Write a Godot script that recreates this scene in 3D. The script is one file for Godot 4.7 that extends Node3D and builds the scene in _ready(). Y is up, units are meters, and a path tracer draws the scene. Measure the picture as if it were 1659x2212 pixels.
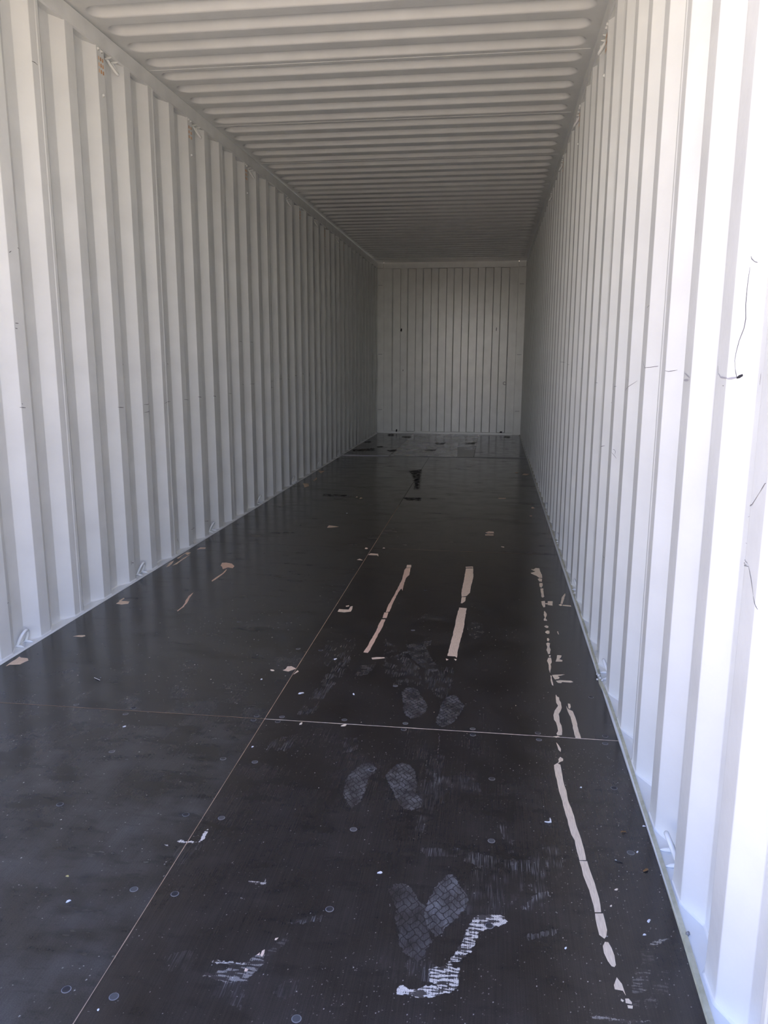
extends Node3D
# Inside of an empty high-cube shipping container, seen from its open door end.
# x: -1.18 left wall .. +1.19 right wall, y: 0 floor .. 2.75 roof, z: -0.8 door sill .. -12.83 far end.

const PITCH := 0.278        # one wall corrugation
const DEPTH := 0.036
const LEFT_X := 1.176
const RIGHT_X := 1.196
const LEFT_Z := -2.939      # near edge of an inner flat
const RIGHT_Z := -1.592
const MOUTH := -0.8
const FAR := -12.833
const RAIL_LOW := 2.66
const RAIL_TOP := 2.745
const ROOF := 2.752
const ROOF_PITCH := 0.2042
const ROOF_Z := -3.863      # middle of one roof groove
const LEDGE := 0.006

const WOOD := [
[0.267,-4.3959,0.2925,-4.3999,0.2973,-4.3433,0.2711,-4.3325],
[0.2692,-4.3232,0.2961,-4.3319,0.3044,-4.1807,0.2927,-4.1166,0.2969,-3.9592,0.3019,-3.8705,0.2917,-3.9114,0.2835,-3.8459,0.2795,-3.6722,0.2795,-3.5207,0.2633,-3.5136,0.261,-3.6202,0.2676,-3.7637,0.2732,-3.9747,0.2744,-4.1035,0.265,-4.2824],
[0.2566,-3.5019,0.2761,-3.5094,0.2788,-3.4263,0.26,-3.4234],
[0.2584,-3.4014,0.2762,-3.4041,0.2781,-3.3239,0.2731,-3.216,0.2703,-3.1023,0.267,-3.0128,0.2621,-2.9778,0.2434,-2.9806,0.2489,-3.0451,0.2517,-3.1364,0.2572,-3.2464,0.2558,-3.3484],
[0.6177,-4.3707,0.6597,-4.3773,0.6655,-4.1847,0.6588,-4.0343,0.6554,-3.8853,0.639,-3.8297,0.6152,-3.8173,0.6122,-3.9148,0.6152,-4.1059,0.616,-4.2291],
[0.6166,-3.8088,0.6381,-3.8121,0.6371,-3.7439,0.6235,-3.7053,0.6158,-3.7074],
[0.6116,-3.634,0.6488,-3.6286,0.6465,-3.4942,0.6458,-3.3526,0.6408,-3.2333,0.6342,-3.1334,0.631,-2.978,0.6241,-2.9935,0.5922,-2.9942,0.5957,-3.0918,0.5989,-3.1892,0.604,-3.3463,0.6056,-3.5027],
[0.5875,-2.9638,0.5995,-2.9547,0.5912,-2.9427],
[0.6206,-2.9644,0.6318,-2.9618,0.6285,-2.9462],
[0.6141,-4.4041,0.6574,-4.4176,0.6583,-4.3838,0.6548,-4.3832,0.6544,-4.399,0.6171,-4.3864],
[0.0317,-3.4827,0.0314,-3.5214,0.079,-3.5209,0.0786,-3.5681,0.0885,-3.5776,0.0941,-3.5388,0.0942,-3.4923,0.065,-3.4771],
[0.054,-3.5756,0.0682,-3.5858,0.0719,-3.5719,0.0583,-3.5634],
[0.286,-2.9258,0.3043,-2.9362,0.3372,-2.939,0.3405,-2.9307,0.3152,-2.9193,0.2917,-2.9103],
[-0.0023,-4.5966,0.0091,-4.6414,0.0584,-4.634,0.0687,-4.5716,0.0559,-4.5972],
[0.9947,-4.412,1.0035,-4.4133,1.0084,-4.4074,1.0242,-4.4437,1.0451,-4.4401,1.0448,-4.3731,1.0511,-4.3026,1.0487,-4.2329,1.0321,-4.2366,1.0206,-4.2724,0.9937,-4.3129,0.9894,-4.3317,1.0038,-4.347,1.0184,-4.3624],
[1.0234,-4.2105,1.0331,-4.2243,1.0476,-4.2142,1.0427,-4.1588,1.0281,-4.1626],
[1.0279,-4.1291,1.0444,-4.1317,1.0438,-4.094,1.0342,-4.0408,1.0255,-4.0565],
[1.0268,-4.0227,1.0416,-4.0306,1.0394,-3.9581,1.0389,-3.883,1.03,-3.8627,1.024,-3.8754,1.0264,-3.9344],
[1.0185,-3.7973,1.0373,-3.8083,1.0327,-3.7106,1.0247,-3.6997,1.0196,-3.7378],
[1.0369,-3.7681,1.0486,-3.7718,1.0474,-3.7548,1.0369,-3.7532],
[1.0513,-3.8044,1.076,-3.8082,1.0707,-3.7378,1.0473,-3.744],
[1.0244,-3.6475,1.028,-3.6341,1.0329,-3.598,1.0302,-3.5705,1.0231,-3.5338,1.0291,-3.5085,1.0274,-3.4995,1.0135,-3.5018,1.014,-3.5236,1.0208,-3.5423,1.0178,-3.5866],
[1.0097,-3.4206,1.0196,-3.4346,1.029,-3.4236,1.0279,-3.4069,1.0214,-3.3993,1.0139,-3.4089],
[1.0098,-3.3435,1.0192,-3.3649,1.0293,-3.3624,1.0282,-3.3305,1.019,-3.3212,1.0117,-3.3319],
[1.0126,-3.2624,1.0181,-3.2671,1.0221,-3.2488,1.0153,-3.2253,1.0109,-3.2358],
[1.0045,-3.1979,1.0119,-3.2115,1.0222,-3.2042,1.0166,-3.16,1.0187,-3.125,1.0133,-3.0828,1.0054,-3.0748,1.0034,-3.1019,1.001,-3.1223,1.0071,-3.1586],
[1.0069,-3.0615,1.0146,-3.066,1.0118,-3.0421,1.0071,-3.0448],
[1.0027,-3.0341,1.0138,-3.0358,1.0137,-2.9901,1.0071,-2.9635,1.0061,-2.9258,0.9992,-2.8761,0.9969,-2.9121,0.9988,-2.975,0.9956,-3.0003],
[0.9987,-2.8522,1.0031,-2.8499,1.0023,-2.8063,1.0032,-2.7558,0.9982,-2.7633,0.9966,-2.8054],
[1.0059,-2.8563,1.0166,-2.8608,1.0543,-2.8707,1.0395,-2.8584,1.0252,-2.8533,1.0322,-2.8397,1.0287,-2.8246,1.0133,-2.8165,1.0081,-2.839],
[1.0157,-2.8026,1.031,-2.8106,1.074,-2.8114,1.0799,-2.802,1.0703,-2.7955,1.0389,-2.7964,1.0335,-2.7854,1.0223,-2.7866],
[1.042,-3.0702,1.0591,-3.068,1.0548,-3.0453,1.046,-3.0275,1.0584,-3.0163,1.0561,-3.003,1.0298,-2.999,1.0367,-3.0327],
[1.1496,-3.9555,1.1502,-3.9373,1.1218,-3.7732,1.1117,-3.7766,1.1283,-3.8862],
[1.101,-3.7552,1.1141,-3.77,1.1198,-3.7482,1.1085,-3.7368],
[1.1212,-3.7553,1.16,-3.7515,1.1614,-3.7352,1.1207,-3.7416],
[1.0631,-3.3596,1.0685,-3.3604,1.0689,-3.321,1.0644,-3.3242],
[1.0066,-2.6788,1.0088,-2.6629,1.0158,-2.6533,1.0152,-2.6321,1.0191,-2.6118,1.0185,-2.571,1.0126,-2.5452,1.0041,-2.5195,1.0039,-2.4908,1.0023,-2.4577,1.0063,-2.4309,1.005,-2.3905,1.002,-2.3661,0.9876,-2.3618,0.9854,-2.3723,0.9921,-2.393,0.9918,-2.4287,0.9897,-2.4559,0.9848,-2.4738,0.9852,-2.5071,0.992,-2.5422,1.0071,-2.5844,1.0025,-2.6093],
[1.0356,-2.5887,1.0388,-2.564,1.0534,-2.5489,1.0552,-2.5345,1.0581,-2.4989,1.0596,-2.4525,1.059,-2.4163,1.0609,-2.3771,1.0612,-2.3515,1.0443,-2.3511,1.0432,-2.4006,1.0428,-2.4592,1.042,-2.506,1.0364,-2.5488],
[1.0427,-2.6076,1.0502,-2.6062,1.0507,-2.5834,1.0467,-2.5677,1.0414,-2.5694],
[0.9728,-2.3511,0.9872,-2.3566,0.9938,-2.3521,0.9823,-2.3448],
[0.9798,-2.3121,0.9863,-2.2946,0.9912,-2.271,0.9887,-2.2528,0.9831,-2.2658],
[0.9784,-2.2067,0.9852,-2.2211,0.9928,-2.2107,0.9918,-2.1992,0.9818,-2.1902,0.9735,-2.1796,0.9783,-2.1934],
[0.9625,-2.1687,0.9727,-2.1814,0.9813,-2.1734,0.9821,-2.1263,0.9821,-2.0845,0.9864,-2.0316,0.9864,-1.9836,0.992,-1.9445,0.9988,-1.85,1.0044,-1.7904,1.0066,-1.7375,1.0061,-1.7227,0.9901,-1.7203,0.9894,-1.7349,0.9867,-1.7996,0.9806,-1.8227,0.9741,-1.9106,0.9711,-1.9535,0.9687,-1.9967,0.965,-2.0482,0.9623,-2.1058],
[0.9898,-1.7174,1.0083,-1.7186,1.0129,-1.667,1.0176,-1.6176,1.0199,-1.5859,1.0196,-1.5641,1.0184,-1.5428,1.0044,-1.5407,1.0045,-1.5619,1.002,-1.5927,0.9979,-1.6311,0.993,-1.6641],
[1.0044,-1.5362,1.022,-1.5388,1.0231,-1.5169,1.0235,-1.4885,1.0196,-1.4699,1.0147,-1.4623,1.0053,-1.4719,1.0039,-1.4997],
[1.0144,-1.4528,1.0211,-1.4524,1.0256,-1.4371,1.0283,-1.4167,1.0273,-1.3912,1.0238,-1.3857,1.0185,-1.3874,1.0129,-1.4004,1.0082,-1.4215,1.0084,-1.4399],
[1.0244,-1.3591,1.0264,-1.3546,1.0319,-1.3436,1.0333,-1.3299,1.0347,-1.3164,1.0311,-1.3273,1.0162,-1.3286,1.016,-1.3389,1.0202,-1.349],
[1.0245,-1.3071,1.0291,-1.3033,1.0268,-1.2996,1.0234,-1.3025],
[1.0325,-1.3082,1.0388,-1.3092,1.0435,-1.301,1.0428,-1.2969,1.0318,-1.2982],
[1.034,-1.293,1.044,-1.2933,1.0423,-1.2866,1.0342,-1.2865],
[-0.8221,-4.2124,-0.8349,-4.2745,-0.8123,-4.2809,-0.7698,-4.2631,-0.7369,-4.2117,-0.7327,-4.1667,-0.7652,-4.1795,-0.7814,-4.136,-0.8012,-4.1808],
[-0.762,-4.139,-0.7533,-4.1269,-0.7456,-4.0617,-0.7452,-4.01,-0.7475,-3.9281,-0.7526,-3.8846,-0.7598,-3.8992,-0.7593,-3.9698,-0.7537,-4.0539],
[-0.7759,-3.6739,-0.764,-3.6111,-0.7553,-3.5652,-0.7433,-3.5159,-0.7308,-3.4385,-0.7341,-3.3713,-0.7391,-3.3771,-0.7397,-3.4372,-0.7469,-3.4852,-0.7652,-3.5533,-0.7769,-3.6144],
[-1.1244,-4.1305,-1.1428,-4.212,-1.143,-4.2847,-1.1247,-4.2148,-1.1162,-4.1596],
[-1.1029,-4.1686,-1.1047,-4.2497,-1.1075,-4.3501,-1.1026,-4.4356,-1.095,-4.3294,-1.0936,-4.237,-1.089,-4.2033],
[-1.1443,-4.3323,-1.1442,-4.4291,-1.1428,-4.4848,-1.1333,-4.4863,-1.115,-4.4812,-1.1147,-4.4259,-1.1408,-4.4501,-1.1338,-4.3279],
[-1.1089,-4.5633,-1.1071,-4.622,-1.0718,-4.6276,-1.0624,-4.5922,-1.0918,-4.5826],
[-1.1403,-2.7239,-1.1272,-2.714,-1.0966,-2.7123,-1.0797,-2.6915,-1.0841,-2.6757,-1.0885,-2.6488,-1.1285,-2.6384,-1.1322,-2.6223,-1.1374,-2.6545,-1.1366,-2.6945],
[-1.0836,-3.4363,-1.0858,-3.4817,-1.0345,-3.4804,-1.0233,-3.4455,-1.0503,-3.4288],
[-1.0914,-3.4809,-1.0908,-3.5335,-1.0821,-3.5235,-1.0813,-3.4787],
[-1.0492,-2.9755,-1.0326,-2.9879,-1.0057,-2.9963,-0.9975,-2.9862,-1.0069,-2.9749],
[-0.0377,-2.7464,-0.0302,-2.7593,-0.0299,-2.7872,-0.0152,-2.7919,0.0092,-2.7716,0.0027,-2.7604,-0.0044,-2.7515,-0.0135,-2.7384],
[0.0138,-2.7118,0.0155,-2.735,0.0198,-2.7551,0.0272,-2.7445,0.0184,-2.7239],
[-1.0974,-7.3163,-1.0406,-7.3096,-0.996,-7.16,-1.0195,-7.07],
[-0.423,-5.3398,-0.4274,-5.4182,-0.3457,-5.3871,-0.3942,-5.3502],
[-0.0487,-4.4685,-0.0348,-4.4931,-0.0085,-4.4606],
[-0.4414,-6.6071,-0.4394,-6.6683,-0.4224,-6.6275],
[-0.3953,-6.5464,-0.3959,-6.6146,-0.3726,-6.5926],
[0.064,-4.7794,0.0705,-4.8033,0.0823,-4.7822],
[-0.0463,-4.7483,-0.0468,-4.7849,-0.0296,-4.7738,-0.0295,-4.7464],
[0.7181,-5.3531,0.7425,-5.4033,0.7781,-5.3956,0.7795,-5.3433,0.7361,-5.3234],
[0.7189,-5.2948,0.7768,-5.304,0.7768,-5.2753,0.7192,-5.2661],
[0.8158,-6.7873,0.8822,-6.7981,0.8817,-6.7621,0.8157,-6.7514],
[0.9958,-8.435,1.0443,-8.4588,1.0162,-8.3457],
[1.0701,-8.2565,1.0971,-8.3593,1.1555,-8.3462,1.1246,-8.2433],
[-1.0403,-7.5184,-1.0544,-7.7398,-1.0226,-7.6125,-1.0157,-7.4629],
[-1.1371,-8.1689,-1.0722,-8.2152,-1.0695,-8.0077],
[0.3039,-1.312,0.3085,-1.3199,0.3095,-1.3128],
[0.3116,-1.3131,0.3115,-1.3248,0.3161,-1.3294,0.3178,-1.3192,0.3161,-1.3097],
[0.3287,-1.3579,0.3287,-1.3628,0.3349,-1.3656,0.3322,-1.3579],
[0.2924,-1.2677,0.2916,-1.2762,0.2989,-1.2735,0.2976,-1.268],
[1.0845,-6.373,1.0993,-6.4071,1.1146,-6.351,1.0891,-6.329],
[1.0556,-6.0266,1.0768,-6.03,1.0739,-6.0013,1.0567,-5.9985]]
const SCREWS := [-0.0206,-2.3515,0.0671,-2.3575,0.0621,-2.3217,0.2816,-2.3673,-0.0219,-2.3207,0.4889,-2.3719,0.4883,-2.3285,0.7134,-2.366,0.7153,-2.3241,0.4174,-2.6669,0.4233,-2.0611,0.4228,-1.7631,0.4235,-1.465,0.4233,-1.1735,0.9254,-2.3677,0.9263,-2.3229,1.1405,-2.3782,1.1338,-2.3289,1.1223,-2.0649,1.1192,-1.7682,-0.0324,-1.7625,0.0671,-1.7616,0.0644,-1.4624,-0.0345,-1.4634,-0.0329,-1.1748,0.066,-1.1721,0.7774,-2.0632,0.7774,-1.7662,0.7742,-1.4647,-0.6748,-2.3426,-0.463,-2.3455,-0.4695,-2.2994,-0.3912,-1.7582,-0.391,-2.0499,-0.0348,-2.0587,0.0666,-2.0543,1.1311,-2.6749,-0.3921,-3.2705,0.4215,-3.9036,0.4198,-3.2778,0.0622,-2.9766,-0.0357,-2.978]
const FOOTPRINTS := [
[0.55, [0.4097,-3.0906,0.4431,-3.1157,0.5143,-3.1632,0.5132,-3.1063,0.4954,-3.0798,0.5152,-3.0136,0.5385,-2.9291,0.5635,-2.8837,0.5643,-2.8361,0.5471,-2.8201,0.5194,-2.836,0.4888,-2.8793,0.4496,-2.9444,0.4297,-3.0006,0.4085,-2.9899,0.4045,-3.0119,0.4244,-3.0226]],
[0.8, [0.4472,-2.6176,0.4599,-2.6581,0.4797,-2.6611,0.5033,-2.6497,0.5181,-2.5992,0.5331,-2.5673,0.5488,-2.5254,0.5506,-2.4775,0.5319,-2.4282,0.5061,-2.4117,0.4861,-2.4265,0.4694,-2.4706,0.4595,-2.5451]],
[0.9, [0.6131,-2.5963,0.6359,-2.6226,0.6482,-2.6187,0.6649,-2.5703,0.6803,-2.5397,0.6727,-2.4958,0.6608,-2.4526,0.6476,-2.4006,0.6162,-2.3643,0.5952,-2.3781,0.5882,-2.4115,0.5955,-2.4686,0.5973,-2.5436]],
[0.8, [0.3892,-2.0877,0.4051,-2.0986,0.4216,-2.0925,0.4366,-2.0735,0.4372,-2.0487,0.4219,-2.022,0.4226,-1.9786,0.4229,-1.9331,0.4192,-1.8888,0.4005,-1.8578,0.3849,-1.8766,0.3668,-1.9174,0.3574,-1.9767,0.359,-2.0127,0.37,-2.0469]],
[0.9, [0.4696,-2.0331,0.4758,-2.0668,0.4929,-2.1031,0.5092,-2.1141,0.5345,-2.105,0.5533,-2.07,0.5636,-1.9996,0.5667,-1.9582,0.5843,-1.924,0.5856,-1.8887,0.5616,-1.8712,0.5395,-1.8749,0.5191,-1.9108,0.5041,-1.9489,0.4864,-1.9881]],
[1, [0.6726,-1.6175,0.6892,-1.6231,0.7077,-1.5845,0.7232,-1.5532,0.7279,-1.5331,0.719,-1.5058,0.7045,-1.4785,0.6883,-1.457,0.6729,-1.4281,0.6643,-1.4165,0.6539,-1.428,0.6387,-1.4497,0.6334,-1.4876,0.6378,-1.5287,0.6506,-1.573]],
[0.55, [0.5436,-1.548,0.5555,-1.5684,0.5797,-1.5751,0.5961,-1.5588,0.6139,-1.5252,0.6319,-1.5045,0.6411,-1.4664,0.6464,-1.4269,0.6561,-1.3999,0.6431,-1.378,0.645,-1.3563,0.6318,-1.3424,0.6162,-1.352,0.6022,-1.3621,0.5887,-1.3825,0.5825,-1.4175,0.5725,-1.4509,0.5703,-1.484,0.558,-1.517]],
[0.45, [0.6576,-3.3819,0.6928,-3.4434,0.7258,-3.4201,0.7409,-3.3267,0.7287,-3.2467,0.6989,-3.2044,0.6715,-3.238]],
[0.35, [0.4351,-3.4767,0.4549,-3.5247,0.5003,-3.5015,0.589,-3.4563,0.5998,-3.4292,0.5543,-3.408,0.4567,-3.4506]],
[0.35, [0.6564,-3.6972,0.7054,-3.7377,0.7364,-3.6771,0.7659,-3.6029,0.757,-3.5709,0.7178,-3.611]]]
const SMUDGES := [
[0.42, [0.7177,-1.7098,0.7372,-1.718,0.7768,-1.7026,0.8221,-1.6937,0.8708,-1.7061,0.8721,-1.6632,0.8119,-1.6544,0.7581,-1.6464,0.7337,-1.6679,0.7124,-1.6776]],
[0.42, [0.7778,-1.8768,0.8008,-1.8833,0.8177,-1.8252,0.8334,-1.762,0.8341,-1.7216,0.8146,-1.7294,0.8037,-1.7999]],
[0.4, [0.8717,-1.7272,0.9147,-1.7658,0.9397,-1.7695,0.9534,-1.7003,0.9401,-1.6536,0.9169,-1.6099,0.8922,-1.5788,0.8687,-1.589,0.8652,-1.6499]],
[0.75, [0.8472,-1.5347,0.8658,-1.5571,0.8775,-1.5834,0.9083,-1.5948,0.9016,-1.5624,0.8912,-1.5369,0.8553,-1.5188]],
[0.22, [0.7106,-1.6395,0.8689,-1.6627,0.8509,-1.6002,0.8113,-1.506,0.7166,-1.4921]],
[0.3, [0.3092,-3.1569,0.4076,-2.9973,0.4914,-2.8521,0.5172,-2.688,0.4328,-2.6753,0.3554,-2.7912]],
[0.3, [0.5044,-2.827,0.5842,-2.8937,0.6227,-2.872,0.6329,-2.5879,0.5899,-2.5815,0.5401,-2.6552]],
[0.32, [0.1474,-2.802,0.1953,-2.9684,0.2086,-2.8113,0.18,-2.578,0.1671,-2.3843,0.1127,-2.3822]],
[0.22, [0.5942,-2.2069,0.6298,-2.2122,0.6479,-1.9298,0.6004,-1.772,0.5856,-1.733,0.5757,-1.9936]],
[0.3, [0.6068,-1.3387,0.6604,-1.3465,0.6759,-1.3324,0.6575,-1.2955,0.6182,-1.301]],
[0.12, [0.5539,-1.3502,0.5862,-1.3428,0.5951,-1.2864,0.5671,-1.2604]],
[0.3, [0.261,-1.232,0.3057,-1.248,0.3141,-1.1768,0.2638,-1.198,0.2381,-1.201]],
[0.3, [0.072,-2.1918,0.1479,-2.2455,0.1591,-2.1438,0.0814,-2.1174]],
[0.3, [0.3038,-2.2421,0.3536,-2.2495,0.3618,-2.174,0.3182,-2.143]],
[0.35, [0.597,-1.7139,0.7176,-1.7223,0.7298,-1.6965,0.6174,-1.68]],
[0.25, [0.6035,-2.0697,0.7326,-2.0629,0.7472,-1.9908,0.6216,-2.0087]],
[0.35, [0.8444,-1.4477,0.9238,-1.4798,0.9124,-1.4577,0.8632,-1.4371]],
[0.22, [0.0534,-3.0815,0.1867,-3.1516,0.2045,-2.8439,0.1411,-2.6848]],
[0.5, [0.3455,-1.4136,0.3555,-1.4238,0.4071,-1.4475,0.4175,-1.4387,0.4061,-1.4239,0.3595,-1.4084]],
[0.25, [0.3632,-1.2215,0.3793,-1.2587,0.4014,-1.2619,0.409,-1.2397,0.4051,-1.2186,0.3801,-1.215]],
[0.22, [0.0023,-1.6213,0.0523,-1.6487,0.0636,-1.6403,0.0481,-1.5797,0.018,-1.5406,0.0057,-1.5618]],
[0.2, [0.1138,-1.2823,0.1814,-1.3112,0.1838,-1.2558,0.1316,-1.2422]]]
const SCUFFS := [
[1, [0.7393,-1.4836,0.7507,-1.4936,0.7778,-1.5004,0.8069,-1.5004,0.8115,-1.4832,0.797,-1.4675,0.7704,-1.4583,0.7537,-1.44,0.7484,-1.4236,0.7433,-1.4026,0.7348,-1.3815,0.7243,-1.3679,0.7141,-1.3544,0.6945,-1.3492,0.7057,-1.3773,0.714,-1.3958,0.7219,-1.4301,0.7287,-1.4522]],
[1, [0.6568,-1.3249,0.6685,-1.3348,0.6862,-1.3385,0.698,-1.352,0.7005,-1.3395,0.7166,-1.3383,0.7172,-1.3043,0.7105,-1.2813,0.6938,-1.2724,0.6682,-1.2927,0.6592,-1.2958]],
[1.3, [0.5982,-1.2553,0.597,-1.2713,0.6065,-1.2792,0.6286,-1.2694,0.6418,-1.2756,0.6649,-1.29,0.6866,-1.2779,0.6989,-1.2743,0.6774,-1.2615,0.654,-1.256,0.639,-1.2517,0.6298,-1.2577]],
[0.6, [0.2139,-1.2465,0.22,-1.2535,0.236,-1.2473,0.2402,-1.2625,0.2552,-1.2647,0.258,-1.2849,0.2704,-1.2893,0.2871,-1.2867,0.3011,-1.3116,0.3187,-1.3193,0.3257,-1.2898,0.3139,-1.2708,0.3057,-1.248,0.2921,-1.2424,0.2702,-1.2333,0.2513,-1.2376]],
[0.8, [0.2145,-1.2811,0.2208,-1.2883,0.2571,-1.2873,0.2864,-1.2891,0.286,-1.284,0.2535,-1.2805]],
[0.3, [0.3195,-1.3169,0.337,-1.3537,0.3544,-1.3726,0.3562,-1.3812,0.3567,-1.3566,0.3399,-1.3224,0.3255,-1.31]],
[0.6, [0.9644,-1.2752,0.9641,-1.258,0.9923,-1.2643,1.0016,-1.2582,1.0358,-1.2601,1.07,-1.263,1.0347,-1.2537,0.9976,-1.2535,0.9635,-1.2527,0.9623,-1.2684]],
[0.4, [1.0498,-1.3439,1.0708,-1.3926,1.0939,-1.3886,1.085,-1.3514,1.072,-1.3287,1.0481,-1.3229]],
[0.25, [1.0901,-1.3592,1.1227,-1.3616,1.1166,-1.3329,1.0855,-1.3261]],
[0.22, [1.0863,-1.4381,1.1115,-1.4418,1.1033,-1.3999,1.0788,-1.3963]],
[0.22, [1.1089,-1.3908,1.1327,-1.3918,1.1271,-1.3741,1.1054,-1.3733]],
[0.3, [1.0712,-1.315,1.0963,-1.3187,1.09,-1.2957,1.0666,-1.2901]],
[0.22, [1.0447,-1.3134,1.0622,-1.3137,1.0543,-1.2883,1.0406,-1.2885]],
[0.6, [1.099,-1.4558,1.1193,-1.4722,1.152,-1.4824,1.1275,-1.4653,1.1141,-1.4553]],
[1.2, [-0.0092,-1.6518,0.0004,-1.6568,0.0149,-1.6533,0.0276,-1.6539,0.0447,-1.6557,0.0463,-1.6682,0.0431,-1.6807,0.0437,-1.7006,0.0478,-1.7092,0.052,-1.7058,0.0542,-1.6902,0.0535,-1.6667,0.0509,-1.6523,0.032,-1.647,0.0117,-1.6452,-0.0046,-1.6454]],
[0.9, [-0.034,-1.6309,-0.0234,-1.6325,-0.0216,-1.6265,-0.0296,-1.6245]],
[1, [0.0255,-1.6755,0.0341,-1.6807,0.0346,-1.6774,0.0274,-1.6727]],
[0.8, [0.217,-1.5305,0.2529,-1.5317,0.2527,-1.5415,0.261,-1.5231,0.2197,-1.5219]],
[0.35, [0.2201,-2.7505,0.2498,-2.7398,0.2566,-2.8426,0.3077,-2.8585,0.3135,-2.9258,0.3108,-2.8188,0.2963,-2.7544,0.2594,-2.7374]],
[0.5, [0.6033,-2.3269,0.6059,-2.3273,0.612,-2.2645,0.6115,-2.1827,0.6092,-2.1865,0.6089,-2.264]]]
const STAINS := [
[-0.152,-8.347,-0.027,-8.503,0,-8.052,0.073,-7.149,0.033,-7.142,-0.053,-7.843],
[-0.031,-6.672,0.129,-6.698,0.145,-6.526,0.034,-6.542],
[-0.173,-10.48,-0.021,-10.507,-0.006,-10.307,-0.155,-10.281],
[-0.083,-11.328,0.074,-11.457,0.052,-11.157,-0.071,-11.173],
[0.345,-11.444,0.508,-11.534,0.493,-11.273,0.393,-11.256],
[-1.154,-10.308,-0.879,-10.531,-0.827,-10.197,-1.091,-10.069],
[-0.672,-10.308,-0.551,-10.414,-0.52,-10.168,-0.608,-10.12],
[-1.159,-11.38,-1.062,-11.439,-1.035,-11.199,-1.126,-11.183],
[-0.875,-10.766,-0.802,-10.816,-0.772,-10.603,-0.849,-10.589],
[-0.698,-12.305,-0.564,-12.329,-0.538,-11.987,-0.671,-12.077],
[-0.968,-12.622,-0.887,-12.713,-0.831,-12.281,-0.92,-12.265],
[0.933,-12.601,1.022,-12.617,1.016,-12.267,0.929,-12.32],
[-0.755,-6.738,-0.548,-6.734,-0.531,-6.648,-0.731,-6.63]]
const DULL_PATCH := [0.314,-9.696,0.259,-10.856,0.345,-10.926,0.378,-10.577,0.522,-10.517,0.533,-9.733]
const MARKS_LEFT := [
[0.0026, [1,-2.932,0.996,-2.968]],
[0.0026, [1.015,-2.944,1.011,-2.949]],
[0.0026, [0.952,-3.768,0.947,-3.827]],
[0.0026, [0.949,-4.065,0.946,-4.206]],
[0.0026, [0.906,-4.065,0.906,-4.203,0.885,-4.205]],
[0.0026, [0.94,-4.341,0.949,-4.381,0.944,-4.508]],
[0.0026, [1.61,-2.946,1.612,-2.953]],
[0.0026, [1.635,-3.004,1.635,-3.026,1.629,-3.037]],
[0.0026, [1.317,-2.943,1.315,-2.958]],
[0.0026, [1.337,-2.946,1.337,-2.968]],
[0.0026, [1.334,-5.74,1.334,-5.913]],
[0.0026, [1.335,-6.006,1.336,-6.184]],
[0.0026, [1.014,-5.772,1.003,-5.93]],
[0.0026, [1.007,-5.985,1.009,-6.024,1.005,-6.038,1.005,-6.197]],
[0.0028, [1.016,-6.557,1.03,-6.764]],
[0.0026, [1.008,-6.568,1.018,-6.753]],
[0.0026, [0.964,-6.553,0.959,-6.623]],
[0.0044, [1.07,-6.869,1.032,-6.879]],
[0.0029, [1.029,-6.838,1.028,-7.037]],
[0.0045, [1.065,-7.15,1.034,-7.166]],
[0.003, [1.023,-7.116,1.018,-7.153]],
[0.0064, [1.08,-7.453,1.02,-7.603]],
[0.0031, [1.049,-7.384,1.044,-7.458]],
[0.0049, [1.065,-7.695,1.056,-7.737]],
[0.0085, [1.07,-7.992,1.027,-7.989]],
[0.0036, [1.063,-8.493,1.05,-8.55]],
[0.0065, [1.025,-10.168,1.009,-10.172]],
[0.007, [0.797,-8.27,0.772,-8.272]],
[0.0026, [0.863,-7.705,0.787,-7.703]],
[0.0032, [1.009,-10.172,0.84,-10.175]],
[0.0028, [0.951,-4.632,0.939,-4.794]],
[0.0029, [0.955,-4.876,0.951,-4.926]],
[0.003, [0.95,-5.154,0.944,-5.199]],
[0.0032, [0.954,-5.464,0.945,-5.622]],
[0.0026, [0.085,-4.505,0.056,-4.52]],
[0.0026, [0.111,-4.647,0.088,-4.803]],
[0.0026, [0.115,-4.894,0.085,-5.05]],
[0.0026, [1.172,-3.917,1.165,-3.922]],
[0.0026, [1.173,-4.487,1.167,-4.5]],
[0.0026, [0.122,-3.803,0.098,-3.804]],
[0.0026, [0.109,-3.807,0.102,-3.832]],
[0.0026, [0.224,-2.73,0.222,-2.748]],
[0.0026, [2.397,-3.215,2.4,-3.236,2.396,-3.255]],
[0.0026, [1.611,-2.948,1.617,-2.961]]]
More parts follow.
